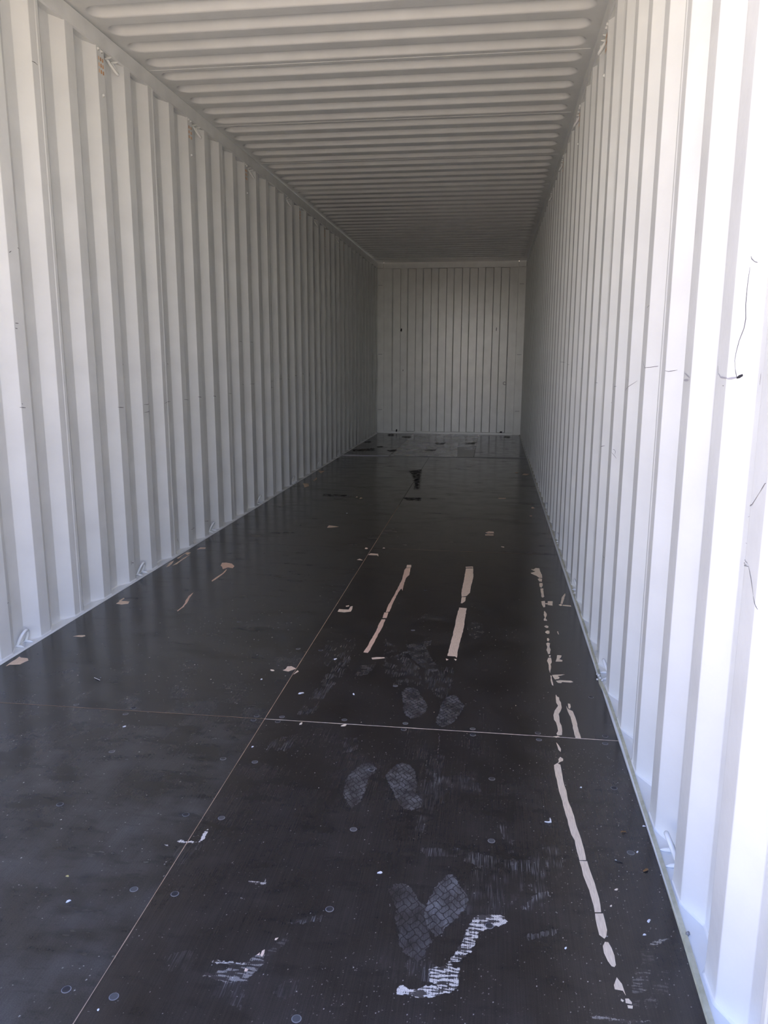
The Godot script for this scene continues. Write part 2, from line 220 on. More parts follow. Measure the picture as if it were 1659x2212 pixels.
const MARKS_RIGHT := [
[0.0015, [1.366,-1.562,1.334,-1.564,1.299,-1.564,1.272,-1.561,1.255,-1.563,1.233,-1.571,1.213,-1.575,1.196,-1.577,1.18,-1.574]],
[0.0015, [1.18,-1.574,1.164,-1.569]],
[0.0061, [1.163,-1.569,1.169,-1.556]],
[0.0015, [1.385,-1.562,1.38,-1.56,1.374,-1.553]],
[0.0015, [1.374,-1.553,1.372,-1.547]],
[0.0015, [1.176,-2.416,1.178,-2.396,1.181,-2.374]],
[0.0015, [1.17,-2.149,1.168,-2.136,1.172,-2.106]],
[0.0015, [1.172,-1.509,1.163,-1.509,1.152,-1.508]],
[0.0015, [1.186,-1.658,1.166,-1.651]],
[0.0015, [1.147,-1.612,1.147,-1.604]],
[0.0015, [0.998,-1.319,0.996,-1.325,0.98,-1.343]],
[0.0015, [0.98,-1.343,0.952,-1.376,0.906,-1.501]],
[0.0015, [1.197,-2.478,1.175,-2.434,1.177,-2.404,1.18,-2.376]],
[0.0021, [1.135,-2.717,1.126,-2.706]],
[0.0015, [1.096,-2.756,1.11,-2.704,1.131,-2.663]],
[0.0024, [1.11,-3.049,1.087,-3.029]],
[0.0016, [1.101,-3.017,1.103,-2.976]],
[0.0021, [0.845,-3.274,0.854,-3.24]],
[0.0015, [0.868,-2.975,0.868,-2.966,0.862,-2.96,0.85,-2.962]],
[0.0015, [0.856,-2.98,0.846,-2.965,0.837,-2.953]],
[0.0015, [1.101,-3.555,1.101,-3.527]],
[0.0019, [1.178,-4.983,1.174,-4.914]],
[0.0021, [1.19,-5.545,1.187,-5.193]],
[0.0015, [1.155,-4.341,1.155,-4.13]],
[0.0016, [0.44,-3.044,0.438,-3.016,0.442,-2.989]],
[0.0015, [0.817,-1.5,0.845,-1.373]],
[0.0016, [0.806,-3.024,0.788,-3.008]],
[0.0015, [1.352,-2.462,1.357,-2.426]],
[0.0015, [0.816,-1.5,0.845,-1.363]],
[0.0015, [0.845,-1.363,0.828,-1.345,0.805,-1.327]],
[0.0015, [0.803,-1.326,0.785,-1.308]],
[0.0015, [0.856,-1.501,0.849,-1.37]]]
const DENTS_RIGHT := [
[0.0048, [1.161,-1.59,1.162,-1.581,1.164,-1.57]],
[0.0036, [1.17,-1.647,1.163,-1.632,1.162,-1.59]],
[0.0037, [1.167,-1.93,1.157,-1.879]],
[0.0053, [1.15,-1.933,1.151,-1.888]],
[0.0043, [1.108,-2.751,1.09,-2.731]],
[0.0041, [1.031,-3.217,1.039,-3.039]]]
const BITS := [
["stick", -0.7287, -2.5659, -0.6942, -2.5459],
["white", 0.1373, -2.8839, 0.1479, -2.8957],
["cream", 0.1408, -2.3106, 0.1456, -2.3256],
["cream", 0.2806, -2.3203, 0.296, -2.3338],
["white", 0.5097, -1.6006, 0.5224, -1.6058],
["white", 1.0966, -1.4847, 1.104, -1.4869],
["white", 1.1141, -1.5245, 1.1206, -1.5347],
["white", 1.1337, -1.7696, 1.138, -1.7763],
["cream", 1.0406, -1.5636, 1.0449, -1.5672],
["cream", 1.0591, -1.621, 1.067, -1.6255],
["cream", 0.8263, -4.9458, 0.8483, -4.9325],
["yellow", -0.2133, -1.483, -0.2054, -1.4842],
["white", -0.1655, -1.4003, -0.1577, -1.4093],
["white", 0.0513, -1.1368, 0.0526, -1.1411],
["leaf", 1.1072, -1.8496, 1.1218, -1.8517],
["leaf", 1.1364, -1.6973, 1.1498, -1.7063],
["cream", -0.0873, -2.7429, -0.0689, -2.7363],
["white", -0.0973, -2.6463, -0.0919, -2.6538],
["white", 0.029, -2.1384, 0.0336, -2.1461],
["white", 0.0742, -2.5451, 0.0947, -2.557],
["white", -0.3891, -5.8894, -0.3753, -5.8881],
["white", 0.2737, -2.5785, 0.2783, -2.5657],
["white", -0.4333, -2.2069, -0.4257, -2.2158],
["white", 1.0265, -2.0533, 1.0325, -2.0542],
["dark", 1.0755, -1.7307, 1.0947, -1.7248],
["white", 1.1683, -1.8876, 1.1766, -1.8871],
["white", 0.9292, -1.4204, 0.9334, -1.4249]]

var M := {}
var taken := {}
var rng := RandomNumberGenerator.new()


# ---------------------------------------------------------------- helpers

func numbered(called: String) -> String:
	if not taken.has(called):
		taken[called] = 0
		return called
	taken[called] += 1
	return "%s_%03d" % [called, taken[called]]


func begin() -> SurfaceTool:
	var st := SurfaceTool.new()
	st.begin(Mesh.PRIMITIVE_TRIANGLES)
	return st


func put(called: String, mesh: Mesh, mat: Material, parent: Node, label := "") -> MeshInstance3D:
	var o := MeshInstance3D.new()
	o.mesh = mesh
	o.material_override = mat
	o.name = numbered(called) if parent == self else called
	o.cast_shadow = GeometryInstance3D.SHADOW_CASTING_SETTING_ON
	parent.add_child(o, true)
	if label:
		o.set_meta("label", label)
	return o


func structure(called: String) -> Node3D:
	var o := Node3D.new()
	o.name = called
	add_child(o, true)
	o.set_meta("kind", "structure")
	return o


func thing(called: String, label: String, category: String, at: Vector3, group := "") -> Node3D:
	var o := Node3D.new()
	o.name = numbered(called)
	add_child(o, true)
	o.position = at
	tag(o, label, category, group)
	return o


func tag(o: Node, label: String, category: String, group := "") -> void:
	o.set_meta("label", label)
	o.set_meta("category", category)
	if group:
		o.set_meta("group", group)


func vert(st: SurfaceTool, p: Vector3, n: Vector3, uv := Vector2.ZERO) -> void:
	st.set_normal(n)
	st.set_uv(uv)
	st.add_vertex(p)


func tri(st: SurfaceTool, a: Vector3, b: Vector3, c: Vector3, na: Vector3, nb: Vector3, nc: Vector3, ua := Vector2.ZERO, ub := Vector2.ZERO, uc := Vector2.ZERO) -> void:
	if (c - a).cross(b - a).dot(na + nb + nc) < 0.0:
		vert(st, a, na, ua); vert(st, c, nc, uc); vert(st, b, nb, ub)
	else:
		vert(st, a, na, ua); vert(st, b, nb, ub); vert(st, c, nc, uc)


func quad(st: SurfaceTool, a: Vector3, b: Vector3, c: Vector3, d: Vector3, n: Vector3) -> void:
	tri(st, a, b, c, n, n, n)
	tri(st, a, c, d, n, n, n)


func quad_n(st: SurfaceTool, a: Vector3, b: Vector3, c: Vector3, d: Vector3, na: Vector3, nb: Vector3, nc: Vector3, nd: Vector3) -> void:
	tri(st, a, b, c, na, nb, nc)
	tri(st, a, c, d, na, nc, nd)


# a box with chamfered edges along its long direction kept simple: eight corners, bevel on every edge
func box(st: SurfaceTool, lo: Vector3, hi: Vector3, bevel := 0.0) -> void:
	var b := minf(bevel, 0.45 * minf(hi.x - lo.x, minf(hi.y - lo.y, hi.z - lo.z)))
	var mid := (lo + hi) / 2.0
	for axis in 3:
		var u := (axis + 1) % 3
		var v := (axis + 2) % 3
		for s in [-1.0, 1.0]:
			var n := Vector3.ZERO
			n[axis] = s
			var c := []
			for q in [[-1, -1], [1, -1], [1, 1], [-1, 1]]:
				var p := mid
				p[axis] = hi[axis] if s > 0 else lo[axis]
				p[u] = (hi[u] - b) if q[0] > 0 else (lo[u] + b)
				p[v] = (hi[v] - b) if q[1] > 0 else (lo[v] + b)
				c.append(p)
			quad(st, c[0], c[1], c[2], c[3], n)
			if b > 0.0:
				for t in [-1.0, 1.0]:
					# edge between face (axis, s) and face (u, t)
					var e := []
					for w in [-1.0, 1.0]:
						var p := mid
						p[axis] = hi[axis] if s > 0 else lo[axis]
						p[u] = (hi[u] - b) if t > 0 else (lo[u] + b)
						p[v] = (hi[v] - b) if w > 0 else (lo[v] + b)
						var p2 := p
						p2[axis] -= s * b
						p2[u] += t * b
						e.append(p)
						e.append(p2)
					var m := Vector3.ZERO
					m[axis] = s
					m[u] = t
					quad(st, e[0], e[1], e[3], e[2], m.normalized())
	if b > 0.0:
		for sx in [-1.0, 1.0]:
			for sy in [-1.0, 1.0]:
				for sz in [-1.0, 1.0]:
					var k := Vector3(hi.x if sx > 0 else lo.x, hi.y if sy > 0 else lo.y, hi.z if sz > 0 else lo.z)
					var n := Vector3(sx, sy, sz).normalized()
					tri(st, k - Vector3(0, sy, sz) * b, k - Vector3(sx, 0, sz) * b, k - Vector3(sx, sy, 0) * b, n, n, n)


func tube(st: SurfaceTool, path: Array, radii: Array, sides := 10) -> void:
	var rings := []
	var normals := []
	var side := Vector3.ZERO
	for i in path.size():
		var d: Vector3 = (path[mini(i + 1, path.size() - 1)] - path[maxi(i - 1, 0)]).normalized()
		if side == Vector3.ZERO:
			side = d.cross(Vector3.UP if absf(d.y) < 0.9 else Vector3.RIGHT).normalized()
		side = (side - d * side.dot(d)).normalized()
		var up := d.cross(side)
		var ring := []
		var nn := []
		for k in sides:
			var a := TAU * k / sides
			var n := side * cos(a) + up * sin(a)
			ring.append(path[i] + n * float(radii[i]))
			nn.append(n)
		rings.append(ring)
		normals.append(nn)
	for i in path.size() - 1:
		for k in sides:
			var k2 := (k + 1) % sides
			quad_n(st, rings[i][k], rings[i][k2], rings[i + 1][k2], rings[i + 1][k], normals[i][k], normals[i][k2], normals[i + 1][k2], normals[i + 1][k])
	for e in [0, path.size() - 1]:
		var d: Vector3 = (path[e] - path[1 if e == 0 else e - 1]).normalized()
		for k in sides:
			tri(st, path[e] + d * float(radii[e]) * 0.5, rings[e][k], rings[e][(k + 1) % sides], d, normals[e][k], normals[e][(k + 1) % sides])


# a flat shape lying at height y, extruded a little so that it has an edge of its own; points are x, z pairs
func plate(st: SurfaceTool, flat: Array, y: float, thick: float, uv_scale := 4.0) -> void:
	var poly := PackedVector2Array()
	for i in flat.size() / 2:
		poly.append(Vector2(flat[2 * i], flat[2 * i + 1]))
	var index := Geometry2D.triangulate_polygon(poly)
	for i in index.size() / 3:
		var a := poly[index[3 * i]]
		var b := poly[index[3 * i + 1]]
		var c := poly[index[3 * i + 2]]
		tri(st, Vector3(a.x, y + thick, a.y), Vector3(b.x, y + thick, b.y), Vector3(c.x, y + thick, c.y), Vector3.UP, Vector3.UP, Vector3.UP, a * uv_scale, b * uv_scale, c * uv_scale)
	for i in poly.size():
		var a := poly[i]
		var b := poly[(i + 1) % poly.size()]
		var n := Vector3(b.y - a.y, 0, a.x - b.x).normalized()
		if Geometry2D.is_polygon_clockwise(poly):
			n = -n
		quad(st, Vector3(a.x, y, a.y), Vector3(b.x, y, b.y), Vector3(b.x, y + thick, b.y), Vector3(a.x, y + thick, a.y), n)


# the same with a ragged, torn outline
func torn(flat: Array, reach: float) -> Array:
	var out := []
	var n := flat.size() / 2
	for i in n:
		var a := Vector2(flat[2 * i], flat[2 * i + 1])
		var b := Vector2(flat[2 * ((i + 1) % n)], flat[2 * ((i + 1) % n) + 1])
		var cuts := clampi(int(a.distance_to(b) / 0.018), 1, 14)
		for k in cuts:
			var p := a.lerp(b, float(k) / cuts)
			if k > 0:
				p += Vector2(rng.randf_range(-reach, reach), rng.randf_range(-reach, reach) * 1.5)
			out.append(p.x)
			out.append(p.y)
	return out


func noise(frequency: float, seed_value: int, octaves := 3) -> FastNoiseLite:
	var n := FastNoiseLite.new()
	n.noise_type = FastNoiseLite.TYPE_SIMPLEX_SMOOTH
	n.frequency = frequency
	n.seed = seed_value
	n.fractal_octaves = octaves
	return n


func noise_image(w: int, h: int, frequency: float, seed_value: int, octaves := 3) -> Image:
	return noise(frequency, seed_value, octaves).get_seamless_image(w, h)


func material(called: String, color: Color, roughness: float, metallic := 0.0) -> StandardMaterial3D:
	var m := StandardMaterial3D.new()
	m.resource_name = called
	m.albedo_color = color
	m.roughness = roughness
	m.metallic = metallic
	return m


# ---------------------------------------------------------------- wall profile

func offset_at(t: float) -> float:
	t = fposmod(t, PITCH)
	if t < 0.072:
		return 0.0
	if t < 0.140:
		return DEPTH * (t - 0.072) / 0.068
	if t < 0.210:
		return DEPTH
	return DEPTH * (PITCH - t) / 0.068


func slope_at(t: float) -> float:
	t = fposmod(t, PITCH)
	if t < 0.072 or (t >= 0.140 and t < 0.210):
		return 0.0
	return DEPTH / 0.068 if t < 0.140 else -DEPTH / 0.068


# [offset outwards, z, normal (inwards part, z part)] along the sheet from z_near to z_far, bends rounded
func profile(z0: float, z_near: float, z_far: float) -> Array:
	var out := []
	var r := 0.0026
	var n := Vector2(1, 0)
	var first := floori((z0 - z_near) / PITCH) - 1
	var last := ceili((z0 - z_far) / PITCH) + 1
	var stops := []
	for k in range(first, last + 1):
		for t in [0.0, 0.072, 0.140, 0.210]:
			stops.append(k * PITCH + t)
	var t0 := z0 - z_near
	var t1 := z0 - z_far
	var add := func(t: float, off: float, slope: float) -> void:
		out.append([off, z0 - t, Vector2(1, slope).normalized()])
	add.call(t0, offset_at(t0 + 0.0001), slope_at(t0 + 0.0001))
	for b in stops:
		if b <= t0 + 2 * r or b >= t1 - 2 * r:
			continue
		var sa := slope_at(b - 0.001)
		var sb := slope_at(b + 0.001)
		var o := offset_at(b + 0.00001)
		add.call(b - r, o - sa * r, sa)
		add.call(b, o + (sb - sa) * r * 0.25, (sa + sb) / 2.0)
		add.call(b + r, o + sb * r, sb)
	add.call(t1, offset_at(t1 - 0.0001), slope_at(t1 - 0.0001))
	return out


func wall_point(side: float, y: float, z: float, lift := 0.0) -> Vector3:
	var xw := LEFT_X if side < 0 else RIGHT_X
	var z0 := LEFT_Z if side < 0 else RIGHT_Z
	return Vector3(side * (xw + offset_at(z0 - z)), y, z) + wall_normal(side, z) * lift


func wall_normal(side: float, z: float) -> Vector3:
	var z0 := LEFT_Z if side < 0 else RIGHT_Z
	var n := Vector2(1, slope_at(z0 - z)).normalized()
	return Vector3(-side * n.x, 0, -n.y)


func wall_sheet(side: float, z_near: float, z_far: float) -> Mesh:
	var xw := LEFT_X if side < 0 else RIGHT_X
	var z0 := LEFT_Z if side < 0 else RIGHT_Z
	var st := begin()
	var p := profile(z0, z_near, z_far)
	var low := -0.02
	var high := RAIL_LOW + 0.004
	for i in p.size() - 1:
		var a := Vector3(side * (xw + p[i][0]), 0, p[i][1])
		var b := Vector3(side * (xw + p[i + 1][0]), 0, p[i + 1][1])
		var na := Vector3(-side * p[i][2].x, 0, -p[i][2].y)
		var nb := Vector3(-side * p[i + 1][2].x, 0, -p[i + 1][2].y)
		var dy := Vector3(0, low, 0)
		var uy := Vector3(0, high, 0)
		quad_n(st, a + dy, b + dy, b + uy, a + uy, na, nb, nb, na)
		a -= na * 0.004
		b -= nb * 0.004
		quad_n(st, a + dy, b + dy, b + uy, a + uy, -na, -nb, -nb, -na)
	return st.commit()


# the weld that joins the sheets to the ledge of the bottom rail
func base_weld(side: float, z_near: float, z_far: float) -> Mesh:
	var xw := LEFT_X if side < 0 else RIGHT_X
	var z0 := LEFT_Z if side < 0 else RIGHT_Z
	var st := begin()
	var p := profile(z0, z_near, z_far)
	for i in p.size() - 1:
		var a := Vector3(side * (xw + p[i][0]), LEDGE, p[i][1])
		var b := Vector3(side * (xw + p[i + 1][0]), LEDGE, p[i + 1][1])
		var na := Vector3(-side * p[i][2].x, 0, -p[i][2].y)
		var nb := Vector3(-side * p[i + 1][2].x, 0, -p[i + 1][2].y)
		var up := Vector3(0, 0.004, 0)
		quad_n(st, a + na * 0.005, b + nb * 0.005, b + up, a + up, (na + Vector3.UP).normalized(), (nb + Vector3.UP).normalized(), (nb + Vector3.UP).normalized(), (na + Vector3.UP).normalized())
	return st.commit()


# ---------------------------------------------------------------- roof

func roof_height(x: float, z: float) -> float:
	var k := roundf((ROOF_Z - z) / ROOF_PITCH)
	var c := ROOF_Z - k * ROOF_PITCH
	if c > MOUTH - 0.16 or c < FAR + 0.42:
		return 0.0
	var dx := maxf(0.0, absf(x) - 1.088)
	var d := Vector2(dx, z - c).length()
	var t := clampf(1.0 - (d - 0.024) / 0.040, 0.0, 1.0)
	return 0.031 * t * t * (3.0 - 2.0 * t)


func roof_sheet(z_near: float, z_far: float) -> Mesh:
	var st := begin()
	var xs := [-1.245]
	for i in 15:
		xs.append(-1.165 + i * 0.007)
	xs.append(-0.6); xs.append(0.0); xs.append(0.6)
	for i in 15:
		xs.append(1.067 + i * 0.007)
	xs.append(1.245)
	var steps := maxi(2, int(round((z_near - z_far) / 0.0068)))
	var rows := []
	var norms := []
	for j in steps + 1:
		var z := lerpf(z_near, z_far, float(j) / steps)
		var row := []
		var nr := []
		for x in xs:
			row.append(Vector3(x, ROOF + roof_height(x, z), z))
			var gx := (roof_height(x + 0.002, z) - roof_height(x - 0.002, z)) / 0.004
			var gz := (roof_height(x, z + 0.002) - roof_height(x, z - 0.002)) / 0.004
			nr.append(Vector3(gx, -1, gz).normalized())
		rows.append(row)
		norms.append(nr)
	for j in steps:
		for i in xs.size() - 1:
			quad_n(st, rows[j][i], rows[j][i + 1], rows[j + 1][i + 1], rows[j + 1][i], norms[j][i], norms[j][i + 1], norms[j + 1][i + 1], norms[j + 1][i])
	# the outside skin, four millimetres above the grooves
	var t := ROOF + 0.036
	quad(st, Vector3(-1.245, t, z_near), Vector3(1.245, t, z_near), Vector3(1.245, t, z_far), Vector3(-1.245, t, z_far), Vector3.UP)
	return st.commit()


# ---------------------------------------------------------------- floor painting

func seam_x(z: float) -> float:
	return 0.022 + 0.007 * (z + 1.1)


func seam_z(n: int, x: float) -> float:
	return [MOUTH, -2.333 - 0.0165 * x, -4.777, -7.2, -9.665 - 0.049 * x, FAR + 0.012][n]


# dust, scratches and prints lie in the panel's own picture: x, z in metres -> pixels
class Sheet:
	var im: Image
	var rough: Image
	var lo: Vector2
	var hi: Vector2
	var px: Vector2

	func to_world(i: int, j: int) -> Vector2:
		return Vector2(lo.x + (i + 0.5) / px.x, lo.y + (j + 0.5) / px.y)

	func blend(i: int, j: int, c: Color, a: float) -> void:
		if a > 0.003:
			im.set_pixel(i, j, im.get_pixel(i, j).lerp(c, minf(a, 1.0)))


func new_sheet(lo: Vector2, hi: Vector2, w: int, h: int, seed_value: int, base: Color, dust: float, grain := 0.16) -> Sheet:
	var s := Sheet.new()
	s.lo = lo
	s.hi = hi
	s.px = Vector2(w / (hi.x - lo.x), h / (hi.y - lo.y))
	# grain: narrow noise stretched along the panel
	var g := noise(0.30, seed_value, 2).get_image(w, maxi(8, h / 60))
	g.resize(w, h, Image.INTERPOLATE_BILINEAR)
	var b := noise(0.012 * 900.0 / w, seed_value + 7, 4).get_image(w / 2, h / 2)
	b.resize(w, h, Image.INTERPOLATE_BILINEAR)
	var f := noise(0.45, seed_value + 13, 1).get_image(w, h)
	# dark rubbed smears lying across the board
	var m := noise(0.055, seed_value + 19, 4).get_image(maxi(16, w / 9), maxi(16, h / 3))
	m.resize(w, h, Image.INTERPOLATE_CUBIC)
	m.convert(Image.FORMAT_L8)
	var md := m.get_data()
	var k := noise(0.14, seed_value + 23, 3).get_image(maxi(16, w / 4), maxi(16, int(h / 1.5)))
	k.resize(w, h, Image.INTERPOLATE_CUBIC)
	k.convert(Image.FORMAT_L8)
	var kd := k.get_data()
	g.convert(Image.FORMAT_L8)
	b.convert(Image.FORMAT_L8)
	f.convert(Image.FORMAT_L8)
	var gd := g.get_data()
	var bd := b.get_data()
	var fd := f.get_data()
	var data := PackedByteArray()
	data.resize(w * h * 3)
	var matt := PackedByteArray()
	matt.resize(w * h)
	var r0 := base.r * 255.0
	var g0 := base.g * 255.0
	var b0 := base.b * 255.0
	for i in w * h:
		var blot: float = bd[i] / 255.0 - 0.5
		var rub: float = maxf(0.0, md[i] / 255.0 - 0.6) * 1.5 + maxf(0.0, kd[i] / 255.0 - 0.68) * 1.1
		var v := 1.0 + (gd[i] / 255.0 - 0.5) * grain + blot * dust + (fd[i] / 255.0 - 0.5) * 0.26 - rub * dust
		matt[i] = clampi(int(50.0 + 85.0 * rub * dust + 22.0 * blot), 38, 200)
		var warm := blot * 5.0
		data[3 * i] = clampi(int(r0 * v - warm * 0.4), 0, 255)
		data[3 * i + 1] = clampi(int(g0 * v), 0, 255)
		data[3 * i + 2] = clampi(int(b0 * v + warm * 0.4), 0, 255)
	s.im = Image.create_from_data(w, h, false, Image.FORMAT_RGB8, data)
	s.rough = Image.create_from_data(w, h, false, Image.FORMAT_L8, matt)
	return s


func paint(s: Sheet, flat: Array, kind: String, strength: float) -> void:
	var poly := PackedVector2Array()
	for i in flat.size() / 2:
		poly.append(Vector2(flat[2 * i], flat[2 * i + 1]))
	var lo := poly[0]
	var hi := poly[0]
	for p in poly:
		lo = lo.min(p)
		hi = hi.max(p)
	lo -= Vector2(0.01, 0.01)
	hi += Vector2(0.01, 0.01)
	if hi.x < s.lo.x or lo.x > s.hi.x or hi.y < s.lo.y or lo.y > s.hi.y:
		return
	var i0 := clampi(int((lo.x - s.lo.x) * s.px.x), 0, s.im.get_width())
	var i1 := clampi(int((hi.x - s.lo.x) * s.px.x) + 1, 0, s.im.get_width())
	var j0 := clampi(int((lo.y - s.lo.y) * s.px.y), 0, s.im.get_height())
	var j1 := clampi(int((hi.y - s.lo.y) * s.px.y) + 1, 0, s.im.get_height())
	var edge := noise(60.0, 3, 2)
	var patchy := noise(16.0, 5, 2)
	var streak := noise(1.0, 9, 2)
	var fine := noise(420.0, 11, 1)
	var dusty := Color(0.50, 0.50, 0.50)
	var white := Color(0.93, 0.90, 0.84)
	var dark := Color(0.03, 0.03, 0.03)
	for j in range(j0, j1):
		for i in range(i0, i1):
			var w := s.to_world(i, j)
			var ragged := 0.008 if kind == "smudge" else (0.03 if kind == "stain" else 0.004)
			var q := w + Vector2(edge.get_noise_2d(w.x, w.y), edge.get_noise_2d(w.x + 9.0, w.y)) * ragged
			if not Geometry2D.is_point_in_polygon(q, poly):
				continue
			var lines := streak.get_noise_2d(w.x * 330.0, w.y * 9.0)
			var pat := patchy.get_noise_2d(w.x, w.y)
			if kind == "foot":
				# sole with interlocking waisted lugs, grooves left clean
				var u := w.x * PI / 0.017
				var v := w.y * PI / 0.022
				var g1 := absf(sin(u + 1.15 * sin(v)))
				var g2 := absf(sin(v + 1.15 * sin(u)))
				var lug := smoothstep(0.10, 0.32, g1) * smoothstep(0.10, 0.32, g2)
				s.blend(i, j, dusty, strength * (0.10 + 0.72 * lug) * clampf(0.75 + 0.7 * pat + 0.35 * lines, 0.0, 1.2) * (0.8 + 0.4 * fine.get_noise_2d(w.x, w.y)))
			elif kind == "smudge":
				s.blend(i, j, dusty, strength * (0.16 + 1.7 * smoothstep(-0.02, 0.42, lines)) * clampf(0.6 + 1.2 * pat, 0.0, 1.0))
			elif kind == "scuff":
				var across := streak.get_noise_2d(w.x * 24.0, w.y * 120.0)
				var mark := smoothstep(-0.02, 0.10, across + 0.42 * lines + 0.25 * pat + 0.35 * (strength - 0.9))
				mark *= 0.8 + 0.4 * fine.get_noise_2d(w.x, w.y)
				s.blend(i, j, white.lerp(dusty, clampf(0.95 - strength, 0.0, 1.0)), mark * clampf(strength * 1.1, 0.0, 1.0) * 0.95 + 0.12 * strength)
			elif kind == "stain":
				var soaked := strength * clampf(0.7 + pat, 0.0, 1.0)
				s.blend(i, j, dark, soaked)
				s.rough.set_pixel(i, j, s.rough.get_pixel(i, j).lerp(Color(0.9, 0.9, 0.9), soaked))
			elif kind == "dull":
				s.blend(i, j, Color(0.2, 0.2, 0.19), strength)
				s.rough.set_pixel(i, j, Color(0.27, 0.27, 0.27))


func speckle(s: Sheet, many: int, lo: Vector2, hi: Vector2, large := false) -> void:
	for n in many:
		var x := rng.randf_range(lo.x, hi.x)
		var z := rng.randf_range(lo.y, hi.y)
		var i := int((x - s.lo.x) * s.px.x)
		var j := int((z - s.lo.y) * s.px.y)
		if i < 1 or j < 1 or i >= s.im.get_width() - 3 or j >= s.im.get_height() - 3:
			continue
		var c := Color(0.74, 0.73, 0.70) * rng.randf_range(0.6, 1.15)
		var a := rng.randf_range(0.35, 0.95)
		s.blend(i, j, c, a)
		var more := rng.randf_range(0.6, 1.0) if large else rng.randf()
		if more > 0.55:
			s.blend(i + 1, j, c, a)
		if more > 0.75:
			s.blend(i, j + 1, c, a)
		if more > 0.86:
			s.blend(i + 1, j + 1, c, a)
			s.blend(i, j + 2, c, a)


func floor_material(s: Sheet) -> StandardMaterial3D:
	var m := material("film_faced_plywood", Color.WHITE, 1.0)
	m.albedo_texture = ImageTexture.create_from_image(s.im)
	m.texture_repeat = false
	m.roughness_texture = ImageTexture.create_from_image(s.rough)
	m.roughness_texture_channel = BaseMaterial3D.TEXTURE_CHANNEL_GRAYSCALE
	m.metallic_specular = 0.46
	return m


# ---------------------------------------------------------------- lashing rings

func ring_meshes() -> Array:
	var out := []
	# bar bent into an arch that leans into the room; local x points into the room, y away from the rail it is welded to
	for shape in [[0.026, 0.060, 0.030, 0.0062], [0.042, 0.066, 0.026, 0.0066]]:
		var path := []
		var radii := []
		for i in 17:
			var a := PI * i / 16.0
			var up := pow(sin(a), 0.75)
			path.append(Vector3(shape[0] * up, shape[1] * up, shape[2] * cos(a)))
			radii.append(shape[3])
		var st := begin()
		tube(st, path, radii, 12)
		out.append(st.commit())
	for s in [1.0, -1.0]:
		var st := begin()
		tube(st, [Vector3(-0.004, 0.001, 0.030 * s), Vector3(0.008, 0.0, 0.030 * s), Vector3(0.020, -0.001, 0.031 * s), Vector3(0.031, -0.003, 0.032 * s)], [0.006, 0.0065, 0.0055, 0.0018], 10)
		out.append(st.commit())
	return out


var ring_parts := []


func lashing_ring(side: float, y: float, z: float, hanging: bool, label: String, group: String) -> void:
	if ring_parts.is_empty():
		ring_parts = ring_meshes()
	var xw := LEFT_X if side < 0 else RIGHT_X
	var o := thing("lashing_ring", label, "ring", Vector3(side * (xw + 0.026), y, z), group)
	put("loop", ring_parts[1 if hanging else 0], M.paint, o)
	put("foot", ring_parts[2], M.paint, o)
	put("foot", ring_parts[3], M.paint, o)
	if side > 0:
		o.rotation.y = PI
	if hanging:
		o.rotation.x = PI


# ---------------------------------------------------------------- marks on the walls

func ribbon(side: float, width: float, flat: Array, mat: Material, parent: Node, called: String) -> void:
	var pts := []
	for i in flat.size() / 2:
		pts.append(Vector2(flat[2 * i], flat[2 * i + 1]))
	# cut at the bends of the sheet so that the mark lies on it
	var fine := []
	for i in pts.size() - 1:
		var cuts := maxi(1, int(pts[i].distance_to(pts[i + 1]) / 0.006))
		for k in cuts:
			fine.append(pts[i].lerp(pts[i + 1], float(k) / cuts))
	fine.append(pts[-1])
	var st := begin()
	var last := fine.size() - 1
	for i in last:
		var a := wall_point(side, fine[i].x, fine[i].y, 0.0007)
		var b := wall_point(side, fine[i + 1].x, fine[i + 1].y, 0.0007)
		var n := wall_normal(side, (fine[i].y + fine[i + 1].y) / 2.0)
		var across := (b - a).cross(n).normalized() * width * 0.5
		var wa := 0.35 + 0.65 * sin(PI * clampf((i + 0.35) / (last + 0.7), 0.0, 1.0)) + rng.randf_range(-0.12, 0.12)
		var wb := 0.35 + 0.65 * sin(PI * clampf((i + 1.35) / (last + 0.7), 0.0, 1.0))
		quad(st, a - across * wa, a + across * wa, b + across * wb, b - across * wb, n)
	put(called, st.commit(), mat, parent)


# ---------------------------------------------------------------- the scene

